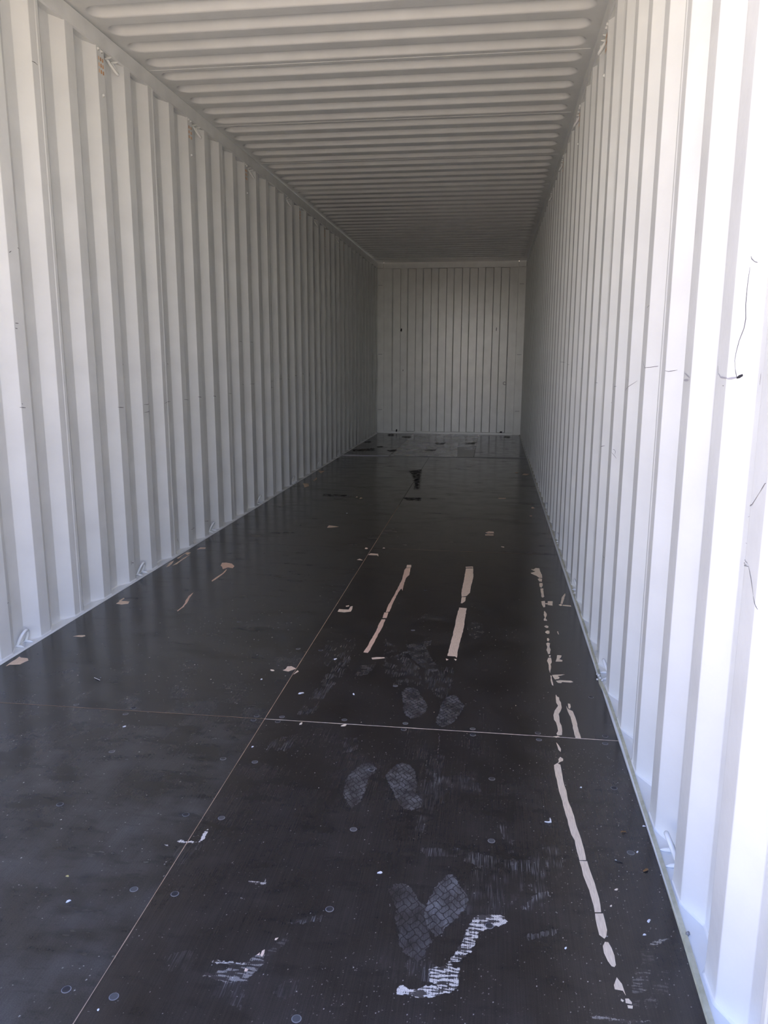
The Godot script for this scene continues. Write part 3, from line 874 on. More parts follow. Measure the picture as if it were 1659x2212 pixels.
func _ready() -> void:
	rng.seed = 4711
	# --- camera
	var cam := Camera3D.new()
	cam.name = "camera"
	cam.keep_aspect = Camera3D.KEEP_HEIGHT
	cam.fov = 67.485
	cam.near = 0.05
	cam.far = 400.0
	cam.position = Vector3(0.7488, 1.1927, 0.0)
	cam.rotation = Vector3(-0.194693, 0.140345, 0.003760)
	add_child(cam)
	cam.current = true
	# --- sky, sun, exposure
	var env := Environment.new()
	env.tonemap_mode = Environment.TONE_MAPPER_LINEAR
	env.tonemap_exposure = 0.39
	env.background_mode = Environment.BG_SKY
	env.sdfgi_enabled = true
	env.ssao_enabled = true
	env.ssil_enabled = true
	var sky_mat := ProceduralSkyMaterial.new()
	sky_mat.sky_top_color = Color(0.20, 0.34, 0.58)
	sky_mat.sky_horizon_color = Color(1.0, 0.975, 0.93)
	sky_mat.sky_curve = 0.085
	sky_mat.ground_bottom_color = Color(0.45, 0.42, 0.38)
	sky_mat.ground_horizon_color = Color(0.70, 0.70, 0.68)
	sky_mat.sky_energy_multiplier = 4.2
	var sky := Sky.new()
	sky.sky_material = sky_mat
	env.sky = sky
	var we := WorldEnvironment.new()
	we.name = "environment"
	we.environment = env
	add_child(we)
	var sun := DirectionalLight3D.new()
	sun.name = "sun"
	sun.light_color = Color(1.0, 0.95, 0.87)
	sun.light_energy = 28.0
	sun.light_angular_distance = 0.53
	sun.shadow_enabled = true
	add_child(sun)
	sun.look_at_from_position(Vector3.ZERO, Vector3(0.62, -0.76, 0.10))

	make_materials()
	build_ground()
	build_walls()
	build_roof()
	build_far_end()
	build_frame()
	build_floor()
	build_rings()
	build_wall_marks()
	build_loose_bits()


func make_materials() -> void:
	var tone := NoiseTexture2D.new()
	tone.width = 512
	tone.height = 512
	tone.seamless = true
	tone.noise = noise(0.006, 21, 4)
	var ramp := Gradient.new()
	ramp.set_color(0, Color(0.955, 0.955, 0.955))
	ramp.set_color(1, Color(1, 1, 1))
	tone.color_ramp = ramp
	var orange_peel := NoiseTexture2D.new()
	orange_peel.width = 512
	orange_peel.height = 512
	orange_peel.seamless = true
	orange_peel.as_normal_map = true
	orange_peel.bump_strength = 1.0
	orange_peel.noise = noise(0.05, 22, 2)
	M.paint = material("light_grey_container_paint", Color(0.934, 0.945, 0.932), 0.24)
	M.paint.albedo_texture = tone
	M.paint.normal_enabled = true
	M.paint.normal_texture = orange_peel
	M.paint.normal_scale = 0.12
	M.paint.uv1_triplanar = true
	M.paint.uv1_world_triplanar = true
	M.paint.uv1_scale = Vector3(1.3, 1.3, 1.3)
	M.seal = material("greenish_grey_sealant", Color(0.80, 0.80, 0.71), 0.6)
	var seal_tone := NoiseTexture2D.new()
	seal_tone.width = 256
	seal_tone.height = 256
	seal_tone.seamless = true
	seal_tone.noise = noise(0.03, 31, 4)
	var sr := Gradient.new()
	sr.set_color(0, Color(0.80, 0.80, 0.76))
	sr.set_color(1, Color(1, 1, 1))
	seal_tone.color_ramp = sr
	M.seal.albedo_texture = seal_tone
	M.seal.uv1_triplanar = true
	M.seal.uv1_world_triplanar = true
	M.seal.uv1_scale = Vector3(4, 4, 4)
	var grain := NoiseTexture2D.new()
	grain.width = 256
	grain.height = 256
	grain.seamless = true
	grain.noise = noise(0.03, 41, 4)
	var wr := Gradient.new()
	wr.set_color(0, Color(0.88, 0.84, 0.80))
	wr.set_color(1, Color(1, 0.985, 0.965))
	grain.color_ramp = wr
	M.wood = material("bare_plywood", Color(0.95, 0.87, 0.78), 0.8)
	M.wood.albedo_texture = grain
	M.wood.uv1_scale = Vector3(9.0, 0.9, 1)
	M.wood_pink = material("bare_plywood_reddish", Color(0.94, 0.82, 0.73), 0.8)
	M.wood_pink.albedo_texture = grain
	M.wood_pink.uv1_scale = Vector3(9.0, 0.9, 1)
	M.wood_pale = material("bare_plywood_pale", Color(0.96, 0.91, 0.82), 0.8)
	M.wood_pale.albedo_texture = grain
	M.wood_pale.uv1_scale = Vector3(9.0, 0.9, 1)
	M.joint = material("raw_board_edge", Color(0.66, 0.56, 0.46), 0.9)
	M.joint_light = material("sawdust_in_joint", Color(0.88, 0.82, 0.75), 0.9)
	M.under = material("dark_underfloor", Color(0.08, 0.07, 0.07), 0.9)
	M.rim = material("worn_screw_rim", Color(0.52, 0.52, 0.52), 0.5)
	M.head = material("screw_recess", Color(0.17, 0.17, 0.18), 0.55)
	M.head_dusty = material("dusty_screw_head", Color(0.30, 0.30, 0.30), 0.6)
	M.rubber = material("dark_rub_mark", Color(0.17, 0.17, 0.19), 0.8)
	M.rubber_faint = material("faint_rub_mark", Color(0.36, 0.36, 0.38), 0.8)
	M.dent = material("grey_rub_mark", Color(0.66, 0.66, 0.68), 0.7)
	M.orange = material("orange_lettering", Color(0.84, 0.62, 0.40), 0.6)
	M.cream = material("cream_lettering", Color(0.93, 0.80, 0.66), 0.6)
	M.white = material("white_plastic_chip", Color(0.88, 0.88, 0.87), 0.6)
	M.yellow = material("dry_straw", Color(0.72, 0.66, 0.42), 0.8)
	M.leaf = material("dry_brown_leaf", Color(0.52, 0.38, 0.22), 0.8)
	M.rail_paint = M.paint
	M.earth = material("sunlit_yard_concrete", Color(0.77, 0.705, 0.615), 0.9)
	var et := NoiseTexture2D.new()
	et.width = 512
	et.height = 512
	et.seamless = true
	et.noise = noise(0.02, 51, 5)
	var er := Gradient.new()
	er.set_color(0, Color(0.8, 0.8, 0.8))
	er.set_color(1, Color(1, 1, 1))
	et.color_ramp = er
	M.earth.albedo_texture = et
	M.earth.uv1_triplanar = true
	M.earth.uv1_world_triplanar = true


func build_ground() -> void:
	var g := structure("floor_yard")
	var st := begin()
	quad(st, Vector3(-150, -0.17, 150), Vector3(150, -0.17, 150), Vector3(150, -0.17, -150), Vector3(-150, -0.17, -150), Vector3.UP)
	put("yard_surface", st.commit(), M.earth, g)


func build_walls() -> void:
	for side in [-1.0, 1.0]:
		var word := "left" if side < 0 else "right"
		var xw := LEFT_X if side < 0 else RIGHT_X
		var z0 := LEFT_Z if side < 0 else RIGHT_Z
		var wall := structure("wall_" + word)
		# sheets of four corrugations, joined by upright welds on the inner flats
		var seams := []
		var k := -11 if side < 0 else -6
		while true:
			var z: float = z0 - PITCH * k - 0.052
			k += 4
			if z > MOUTH - 0.1:
				continue
			if z < FAR + 0.1:
				break
			seams.append(z)
		var near := MOUTH
		for z in seams + [FAR - 0.02]:
			put("wall_sheet", wall_sheet(side, near, z), M.paint, wall)
			near = z
		for z in seams:
			var st := begin()
			var x: float = side * xw
			var a := Vector3(x, 0, z)
			var inn := Vector3(-side, 0, 0)
			var lo := Vector3(0, LEDGE, 0)
			var hi := Vector3(0, RAIL_LOW, 0)
			quad(st, a + Vector3(0, 0, 0.006) + lo, a + inn * 0.0016 + lo, a + inn * 0.0016 + hi, a + Vector3(0, 0, 0.006) + hi, (inn + Vector3(0, 0, 0.27)).normalized())
			quad(st, a - Vector3(0, 0, 0.0015) + lo, a + inn * 0.0016 + lo, a + inn * 0.0016 + hi, a - Vector3(0, 0, 0.0015) + hi, (inn - Vector3(0, 0, 1)).normalized())
			put("sheet_weld", st.commit(), M.paint, wall)
		put("base_weld", base_weld(side, MOUTH, FAR), M.paint, wall)
		# top rail
		var rail := structure("trim_1" if side < 0 else "trim_2")
		var st := begin()
		var x0: float = side * (xw - 0.0025)
		var x1: float = side * (xw + 0.07)
		box(st, Vector3(minf(x0, x1), RAIL_LOW, FAR), Vector3(maxf(x0, x1), RAIL_TOP, MOUTH), 0.006)
		put("top_rail", st.commit(), M.paint, rail)
		# bottom rail: a ledge just above the boards
		var base := structure("baseboard_" + word)
		st = begin()
		x0 = side * (1.166 if side < 0 else 1.178)
		x1 = side * (xw + 0.07)
		box(st, Vector3(minf(x0, x1), -0.16, FAR), Vector3(maxf(x0, x1), LEDGE, MOUTH), 0.0)
		put("bottom_rail", st.commit(), M.paint, base)
		if side > 0:
			st = begin()
			var edge := [[-0.8, 1.168, 1.1795], [-1.28, 1.172, 1.1835], [-1.49, 1.176, 1.1875], [-1.71, 1.178, 1.1895], [-2.02, 1.179, 1.1905], [-2.36, 1.183, 1.1945], [-2.65, 1.182, 1.1935], [-2.8, 1.175, 1.1865], [-2.92, 1.18, 1.1915], [-3.45, 1.185, 1.1965], [-4.4, 1.186, 1.1975], [-6, 1.187, 1.1985], [-9.6, 1.187, 1.1985]]
			for i in edge.size() - 1:
				var a := Vector3(edge[i][1], 0.0, edge[i][0])
				var b := Vector3(edge[i + 1][1], 0.0, edge[i + 1][0])
				var c := Vector3(edge[i + 1][2], 0.0085, edge[i + 1][0])
				var d := Vector3(edge[i][2], 0.0085, edge[i][0])
				var a2 := a + Vector3(0.002, 0.006, 0)
				var b2 := b + Vector3(0.002, 0.006, 0)
				quad(st, a, b, b2, a2, Vector3(-1, 0.4, 0).normalized())
				quad(st, a2, b2, c, d, Vector3(-0.2, 1, 0).normalized())
				quad(st, d, c, c - Vector3(0, 0.0085, 0), d - Vector3(0, 0.0085, 0), Vector3(1, 0, 0))
			put("sealant_strip", st.commit(), M.seal, base, "greenish grey sealant strip")
		else:
			st = begin()
			quad(st, Vector3(-1.166, LEDGE, MOUTH), Vector3(-1.160, 0.0005, MOUTH), Vector3(-1.160, 0.0005, FAR), Vector3(-1.166, LEDGE, FAR), Vector3(0.7, 0.7, 0))
			put("sealant_strip", st.commit(), M.paint, base)


func build_roof() -> void:
	var roof := structure("ceiling")
	var seams := []
	var z := ROOF_Z + 2.5 * ROOF_PITCH
	while z < MOUTH:
		z += 5 * ROOF_PITCH
	while z > FAR:
		if z < MOUTH - 0.1:
			seams.append(z)
		z -= 5 * ROOF_PITCH
	var near := MOUTH
	for s in seams + [FAR - 0.05]:
		put("roof_sheet", roof_sheet(near, s), M.paint, roof)
		near = s
	for s in seams:
		var st := begin()
		var a := Vector3(-1.18, ROOF, s)
		var b := Vector3(1.18, ROOF, s)
		var dz := Vector3(0, 0, 0.003)
		var dy := Vector3(0, -0.0014, 0)
		quad(st, a + dz, b + dz, b + dy, a + dy, Vector3(0, -1, 1).normalized())
		quad(st, a - dz, b - dz, b + dy, a + dy, Vector3(0, -1, -1).normalized())
		put("sheet_weld", st.commit(), M.paint, roof)


func build_far_end() -> void:
	var wall := structure("wall_back")
	# corrugated end sheet: eight grooves set back behind the ridges
	var st := begin()
	var pts := [Vector2(-1.22, 0.0)]
	for k in 8:
		var c := -0.8717 + 0.2494 * k
		pts.append(Vector2(c - 0.074, 0.0))
		pts.append(Vector2(c - 0.058, -0.045))
		pts.append(Vector2(c + 0.058, -0.045))
		pts.append(Vector2(c + 0.074, 0.0))
	pts.append(Vector2(1.22, 0.0))
	for i in pts.size() - 1:
		var a := Vector3(pts[i].x, 0.02, FAR + pts[i].y)
		var b := Vector3(pts[i + 1].x, 0.02, FAR + pts[i + 1].y)
		var n := (b - a).cross(Vector3.UP).normalized()
		if n.z < 0.0:
			n = -n
		var up := Vector3(0, 2.728, 0)
		quad(st, a, b, b + up, a + up, n)
		var back := Vector3(0, 0, -0.006)
		quad(st, a + back, b + back, b + up + back, a + up + back, -n)
	put("end_sheet", st.commit(), M.paint, wall)
	for s in [-1.0, 1.0]:
		st = begin()
		box(st, Vector3(minf(s * 1.075, s * 1.26), -0.1, FAR - 0.06), Vector3(maxf(s * 1.075, s * 1.26), RAIL_LOW - 0.002, FAR + 0.014), 0.004)
		put("corner_post", st.commit(), M.paint, wall)
		st = begin()
		box(st, Vector3(minf(s * 1.088, s * 1.26), RAIL_LOW + 0.002, FAR - 0.06), Vector3(maxf(s * 1.088, s * 1.26), 2.764, FAR + 0.034), 0.004)
		put("corner_block", st.commit(), M.paint, wall)
		st = begin()
		box(st, Vector3(minf(s * 1.008, s * 1.072), 0.05, FAR - 0.004), Vector3(maxf(s * 1.008, s * 1.072), 2.655, FAR + 0.004), 0.001)
		put("edge_strip", st.commit(), M.paint, wall)
		for y in [0.39, 1.30, 2.40]:
			st = begin()
			box(st, Vector3(s * 1.135 - 0.035, y - 0.004, FAR + 0.013), Vector3(s * 1.135 + 0.035, y + 0.004, FAR + 0.0152), 0.0)
			put("rub_mark", st.commit(), M.dent, wall)
	st = begin()
	box(st, Vector3(-1.074, 2.657, FAR - 0.06), Vector3(1.074, 2.764, FAR + 0.018), 0.004)
	put("header", st.commit(), M.paint, wall)
	st = begin()
	box(st, Vector3(-1.076, -0.02, FAR - 0.06), Vector3(1.076, 0.034, FAR + 0.026), 0.004)
	put("sill", st.commit(), M.paint, wall)
	# scuffs on the end sheet
	for m in [[-0.79, 1.69, 0.030, 0.055, -0.02], [0.755, 1.70, 0.012, 0.06, 0.0], [-0.755, 1.04, 0.010, 0.03, 0.0], [-0.855, 0.045, 0.03, 0.05, 0.02], [0.88, 0.045, 0.05, 0.03, 0.02]]:
		st = begin()
		var zz: float = FAR + 0.0015 + (0.027 if m[1] < 0.1 else 0.0)
		var c := Vector3(m[0], m[1], zz)
		var w: float = m[2] / 2.0
		var h: float = m[3] / 2.0
		quad(st, c + Vector3(-w, -h * 0.6, 0), c + Vector3(w * 0.6, -h, 0), c + Vector3(w, h * 0.7, 0), c + Vector3(-w * 0.3, h, 0), Vector3(0, 0, 1))
		put("rub_mark", st.commit(), M.rubber, wall)
	st = begin()
	for i in 14:
		var a0 := TAU * i / 14.0
		var a1 := TAU * (i + 1) / 14.0
		var c := Vector3(0.915, 0.84, FAR + 0.0016)
		quad(st, c + Vector3(cos(a0), sin(a0), 0) * 0.017, c + Vector3(cos(a1), sin(a1), 0) * 0.017, c + Vector3(cos(a1), sin(a1), 0) * 0.029, c + Vector3(cos(a0), sin(a0), 0) * 0.029, Vector3(0, 0, 1))
	put("ring_mark", st.commit(), M.dent, wall)


func build_frame() -> void:
	# the door end behind the camera's field of view: posts, header and sill round the open mouth
	var frame := structure("trim_3")
	var st := begin()
	box(st, Vector3(-1.25, -0.16, MOUTH), Vector3(-1.15, 2.9, MOUTH + 0.14), 0.004)
	put("door_post", st.commit(), M.paint, frame)
	st = begin()
	box(st, Vector3(1.16, -0.16, MOUTH), Vector3(1.26, 2.9, MOUTH + 0.14), 0.004)
	put("door_post", st.commit(), M.paint, frame)
	st = begin()
	box(st, Vector3(-1.15, 2.66, MOUTH), Vector3(1.16, 2.9, MOUTH + 0.14), 0.004)
	put("door_header", st.commit(), M.paint, frame)
	st = begin()
	box(st, Vector3(-1.15, -0.16, MOUTH), Vector3(1.16, 0.0, MOUTH + 0.14), 0.004)
	put("door_sill", st.commit(), M.paint, frame)


func build_floor() -> void:
	var floor_node := structure("floor")
	var base := Color(0.198, 0.180, 0.170)
	# x from, x to, first and last cross joint, picture size, tone
	var plan := [
		[1.0, 0, 1, 1100, 1440, base, 0.35],
		[-1.0, 0, 1, 800, 1040, Color(0.235, 0.226, 0.217), 0.55],
		[1.0, 1, 2, 900, 1800, base, 0.35],
		[-1.0, 1, 2, 600, 1200, Color(0.225, 0.217, 0.21), 0.5],
		[1.0, 2, 3, 320, 640, base * 1.2, 0.5],
		[-1.0, 2, 3, 320, 640, base * 1.2, 0.5],
		[1.0, 3, 4, 320, 640, base * 1.25, 0.5],
		[-1.0, 3, 4, 320, 640, base * 1.2, 0.5],
		[0.52, 4, 5, 256, 768, base * 1.25, 0.5],
		[-0.555, 4, 5, 256, 768, base * 1.2, 0.5],
	]
	var panels := []
	var sheets := []
	for n in plan.size():
		var d: Array = plan[n]
		var s: float = signf(d[0])
		var tunnel := absf(d[0]) < 0.9
		var gap := 0.0014
		var outer := func(z: float) -> float:
			if s < 0:
				return -1.1615
			return 1.187 if z < -3.0 else lerpf(1.174, 1.184, clampf((-1.2 - z) / 1.2, 0.0, 1.0))
		var c := []   # near inner, near outer, far outer, far inner
		for w in [[d[1], 0], [d[1], 1], [d[2], 1], [d[2], 0]]:
			var zz: float = seam_z(w[0], 0.6 * s) + (-gap if w[0] == d[1] else gap)
			var x: float = outer.call(zz) if w[1] == 1 else ((d[0] + 0.0 if tunnel else seam_x(zz)) + s * gap)
			zz = seam_z(w[0], x) + (-gap if w[0] == d[1] else gap)
			c.append(Vector3(x, 0, zz))
		var lo := Vector2(minf(minf(c[0].x, c[3].x), c[1].x), minf(c[2].z, c[3].z))
		var hi := Vector2(maxf(maxf(c[0].x, c[3].x), maxf(c[1].x, c[2].x)), maxf(c[0].z, c[1].z))
		var sh := new_sheet(lo, hi, d[3], d[4], 100 + 17 * n, d[5], d[6], 0.27 if n in [0, 2] else 0.14)
		for f in SMUDGES:
			paint(sh, f[1], "smudge", f[0])
		for f in FOOTPRINTS:
			paint(sh, f[1], "foot", f[0])
		for f in SCUFFS:
			paint(sh, f[1], "scuff", f[0])
		for f in STAINS:
			paint(sh, f, "stain", 0.75)
		if n == 0:
			speckle(sh, 1900, lo, hi)
			speckle(sh, 420, Vector2(0.88, -2.3), Vector2(1.18, -1.15), true)
			speckle(sh, 260, Vector2(0.40, -1.35), Vector2(0.80, -1.05), true)
		elif n == 1:
			speckle(sh, 1100, lo, hi)
		elif n < 4:
			speckle(sh, 1200, lo, hi)
		else:
			speckle(sh, 60, lo, hi)
		var st := begin()
		var size := hi - lo
		var uv := func(p: Vector3) -> Vector2: return Vector2((p.x - lo.x) / size.x, (p.z - lo.y) / size.y)
		var u := Vector3.UP
		tri(st, c[0], c[1], c[2], u, u, u, uv.call(c[0]), uv.call(c[1]), uv.call(c[2]))
		tri(st, c[0], c[2], c[3], u, u, u, uv.call(c[0]), uv.call(c[2]), uv.call(c[3]))
		for i in 4:
			var a: Vector3 = c[i]
			var b: Vector3 = c[(i + 1) % 4]
			var mid: Vector3 = (c[0] + c[2]) / 2.0
			var nn := (b - a).cross(Vector3.UP).normalized()
			if nn.dot((a + b) / 2.0 - mid) < 0.0:
				nn = -nn
			var dn := Vector3(0, -0.028, 0)
			tri(st, a, b, b + dn, nn, nn, nn, uv.call(a), uv.call(b), uv.call(b))
			tri(st, a, b + dn, a + dn, nn, nn, nn, uv.call(a), uv.call(b), uv.call(a))
		var panel := put("floor_board", st.commit(), floor_material(sh), floor_node)
		panels.append(panel)
		sheets.append([lo, hi])
	# steel cover of the gooseneck tunnel
	var tl := Vector2(-0.555, FAR + 0.012)
	var th := Vector2(0.52, -9.667)
	var ts := new_sheet(tl, th, 512, 1024, 777, Color(0.56, 0.56, 0.53), 0.3)
	for f in STAINS:
		paint(ts, f, "stain", 0.8)
	paint(ts, DULL_PATCH, "dull", 0.6)
	speckle(ts, 60, tl, th)
	var st := begin()
	var g := 0.0014
	var q := [Vector3(-0.555 + g, 0, seam_z(4, -0.555) - g), Vector3(0.52 - g, 0, seam_z(4, 0.52) - g), Vector3(0.52 - g, 0, FAR + 0.012), Vector3(-0.555 + g, 0, FAR + 0.012)]
	var tsize := th - tl
	for t in [[0, 1, 2], [0, 2, 3]]:
		var uvs := []
		for k in t:
			uvs.append(Vector2((q[k].x - tl.x) / tsize.x, (q[k].z - tl.y) / tsize.y))
		tri(st, q[t[0]], q[t[1]], q[t[2]], Vector3.UP, Vector3.UP, Vector3.UP, uvs[0], uvs[1], uvs[2])
	put("tunnel_plate", st.commit(), floor_material(ts), floor_node, "lighter grey steel plate at the far end")
	# what shows in the joints
	st = begin()
	box(st, Vector3(-1.17, -0.05, FAR), Vector3(1.19, -0.03, MOUTH), 0.0)
	put("underfloor", st.commit(), M.under, floor_node)
	joint(floor_node, [Vector2(0.012, -2.333), Vector2(1.183, -2.352)], 0.0034, M.joint_light)
	joint(floor_node, [Vector2(-1.15, -2.314), Vector2(0.012, -2.333)], 0.0019, M.joint)
	joint(floor_node, [Vector2(seam_x(-0.81), -0.81), Vector2(seam_x(-2.333), -2.333)], 0.0021, M.joint)
	joint(floor_node, [Vector2(seam_x(-2.333), -2.333), Vector2(seam_x(-4.777), -4.777)], 0.0026, M.joint)
	joint(floor_node, [Vector2(seam_x(-4.777), -4.777), Vector2(seam_x(-6.3), -6.3)], 0.003, M.joint)
	joint(floor_node, [Vector2(0.1, -4.777), Vector2(1.05, -4.777)], 0.0024, M.joint)
	# low steel lip where the tunnel boards begin
	for lip in [[-1.16, -0.557, 0.010, M.dent], [-0.553, 0.518, 0.004, M.rim], [0.522, 1.185, 0.007, M.rim]]:
		st = begin()
		var zc := seam_z(4, (lip[0] + lip[1]) / 2.0)
		box(st, Vector3(lip[0], -0.002, zc - 0.014), Vector3(lip[1], lip[2], zc + 0.014), 0.002)
		var bar := put("tunnel_lip", st.commit(), lip[3], floor_node)
		bar.rotation.y = 0.049
		bar.position = Vector3((lip[0] + lip[1]) / 2.0, 0, zc) - Basis(Vector3.UP, 0.049) * Vector3((lip[0] + lip[1]) / 2.0, 0, zc)
	# film torn off the boards: bare wood
	var mats := [M.wood, M.wood_pink, M.wood_pale]
	for n in WOOD.size():
		var flat: Array = WOOD[n]
		var mid := Vector2.ZERO
		for i in flat.size() / 2:
			mid += Vector2(flat[2 * i], flat[2 * i + 1]) / (flat.size() / 2)
		var home := board_under(panels, sheets, mid)
		st = begin()
		var shape := torn(flat, 0.0012)
		plate(st, shape, -0.0002, 0.0008)
		var mat: Material = mats[0]
		if n in [1, 2, 3, 50, 51, 52]:
			mat = M.wood_pink
		elif n >= 14 and n < 50:
			mat = M.wood_pale
		put("bare_wood_patch", st.commit(), mat, home, "pale bare wood where the dark film is torn off")
	# countersunk screws
	var rim := begin()
	var face := begin()
	for i in 18:
		var a0 := TAU * i / 18.0
		var a1 := TAU * (i + 1) / 18.0
		var p0 := Vector3(cos(a0), 0, sin(a0))
		var p1 := Vector3(cos(a1), 0, sin(a1))
		var up := Vector3(0, 0.0006, 0)
		quad(rim, p0 * 0.0080 + up, p1 * 0.0080 + up, p1 * 0.0095, p0 * 0.0095, Vector3.UP)
		tri(face, Vector3(0, 0.0003, 0), p0 * 0.0080 + up, p1 * 0.0080 + up, Vector3.UP, Vector3.UP, Vector3.UP)
	var rim_mesh := rim.commit()
	var face_mesh := face.commit()
	for i in SCREWS.size() / 2:
		var p := Vector2(SCREWS[2 * i], SCREWS[2 * i + 1])
		var home := board_under(panels, sheets, p)
		var o := put("screw_head", face_mesh, M.head if i % 2 == 0 else M.head_dusty, home)
		o.position = Vector3(p.x, 0.0002, p.y)
		var o2 := put("screw_rim", rim_mesh, M.rim, home)
		o2.position = Vector3(p.x, 0.0002, p.y)


func joint(parent: Node, ends: Array, width: float, mat: Material) -> void:
	var st := begin()
	var a := Vector3(ends[0].x, 0, ends[0].y)
	var b := Vector3(ends[1].x, 0, ends[1].y)
	var side := (b - a).cross(Vector3.UP).normalized() * width * 0.5
	var n := maxi(2, int(a.distance_to(b) / 0.05))
	for i in n:
		var p := a.lerp(b, float(i) / n)
		var r := a.lerp(b, float(i + 1) / n)
		var w0 := 0.75 + 0.5 * absf(sin(i * 1.7) * cos(i * 0.61))
		var w1 := 0.75 + 0.5 * absf(sin((i + 1) * 1.7) * cos((i + 1) * 0.61))
		var up := Vector3(0, 0.0005, 0)
		quad(st, p - side * w0 + up, p + side * w0 + up, r + side * w1 + up, r - side * w1 + up, Vector3.UP)
	put("board_joint", st.commit(), mat, parent)


func board_under(panels: Array, sheets: Array, p: Vector2) -> Node:
	for i in panels.size():
		if p.x >= sheets[i][0].x and p.x <= sheets[i][1].x and p.y >= sheets[i][0].y and p.y <= sheets[i][1].y:
			return panels[i]
	return panels[0]


func build_rings() -> void:
	var ordinal := ["nearest", "second nearest", "third nearest", "fourth nearest", "fifth nearest", "sixth nearest", "farthest"]
	for i in 7:
		lashing_ring(-1.0, LEDGE + 0.005, -2.836 - 1.112 * i, false, "grey welded lashing ring at the foot of the left wall, %s of seven" % ordinal[i], "lashing rings along the left floor edge")
	for i in 7:
		lashing_ring(-1.0, RAIL_LOW - 0.005, -3.948 - 1.112 * i, true, "grey lashing ring hanging under the left top rail, %s of seven" % ordinal[i], "lashing rings under the left top rail")
	for i in 6:
		lashing_ring(1.0, LEDGE + 0.005, -1.748 - 1.112 * i, false, "grey welded lashing ring at the foot of the right wall, %s of six" % (ordinal[i] if i < 5 else "farthest"), "lashing rings along the right floor edge")
	for i in 4:
		lashing_ring(1.0, RAIL_LOW - 0.005, -3.991 - 1.112 * i, true, "grey lashing ring hanging under the right top rail, %s of four" % (ordinal[i] if i < 3 else "farthest"), "lashing rings under the right top rail")


func build_wall_marks() -> void:
	var left := get_node("wall_left")
	var right := get_node("wall_right")
	for m in MARKS_LEFT:
		ribbon(-1.0, m[0], m[1], M.rubber, left, "rub_mark")
	for m in MARKS_RIGHT:
		ribbon(1.0, m[0], m[1], M.rubber if m[0] > 0.0035 else M.rubber_faint, right, "rub_mark")
	for m in DENTS_RIGHT:
		ribbon(1.0, m[0], m[1], M.dent, right, "dent_mark")
	# small orange stencilled lettering and blobs of paint high on the inner flats
	for side in [-1.0, 1.0]:
		var z0 := LEFT_Z if side < 0 else RIGHT_Z
		var home: Node = left if side < 0 else right
		var flats := [3, 7, 11, 17, 21, 25] if side < 0 else [8, 12, 16]
		for k in flats:
			var z: float = z0 - PITCH * k - 0.036
			var st := begin()
			var st2 := begin()
			for r in 3:
				for c in 3:
					var target := st2 if (r * 3 + c * 2 + k) % 3 == 0 else st
					var at := wall_point(side, 2.612 - r * 0.028, z + 0.018 - c * 0.019, 0.0008)
					var w := 0.0062
					var h := 0.0095
					var n := Vector3(-side, 0, 0)
					quad(target, at + Vector3(0, -h, w), at + Vector3(0, -h * 0.7, -w), at + Vector3(0, h, -w * 0.7), at + Vector3(0, h * 0.8, w * 0.8), n)
			put("stencilled_lettering", st.commit(), M.orange, home, "small orange lettering")
			put("stencilled_lettering", st2.commit(), M.cream, home)
			for b in [[2.652, 0.020], [2.650, -0.012], [2.452, -0.004]]:
				var sb := begin()
				var at := wall_point(side, b[0], z + b[1], 0.0)
				var path := [at, at + Vector3(-side * 0.004, -0.001, 0), at + Vector3(-side * 0.006, -0.003, 0)]
				tube(sb, path, [0.009, 0.008, 0.004], 10)
				put("paint_blob", sb.commit(), M.paint, home)


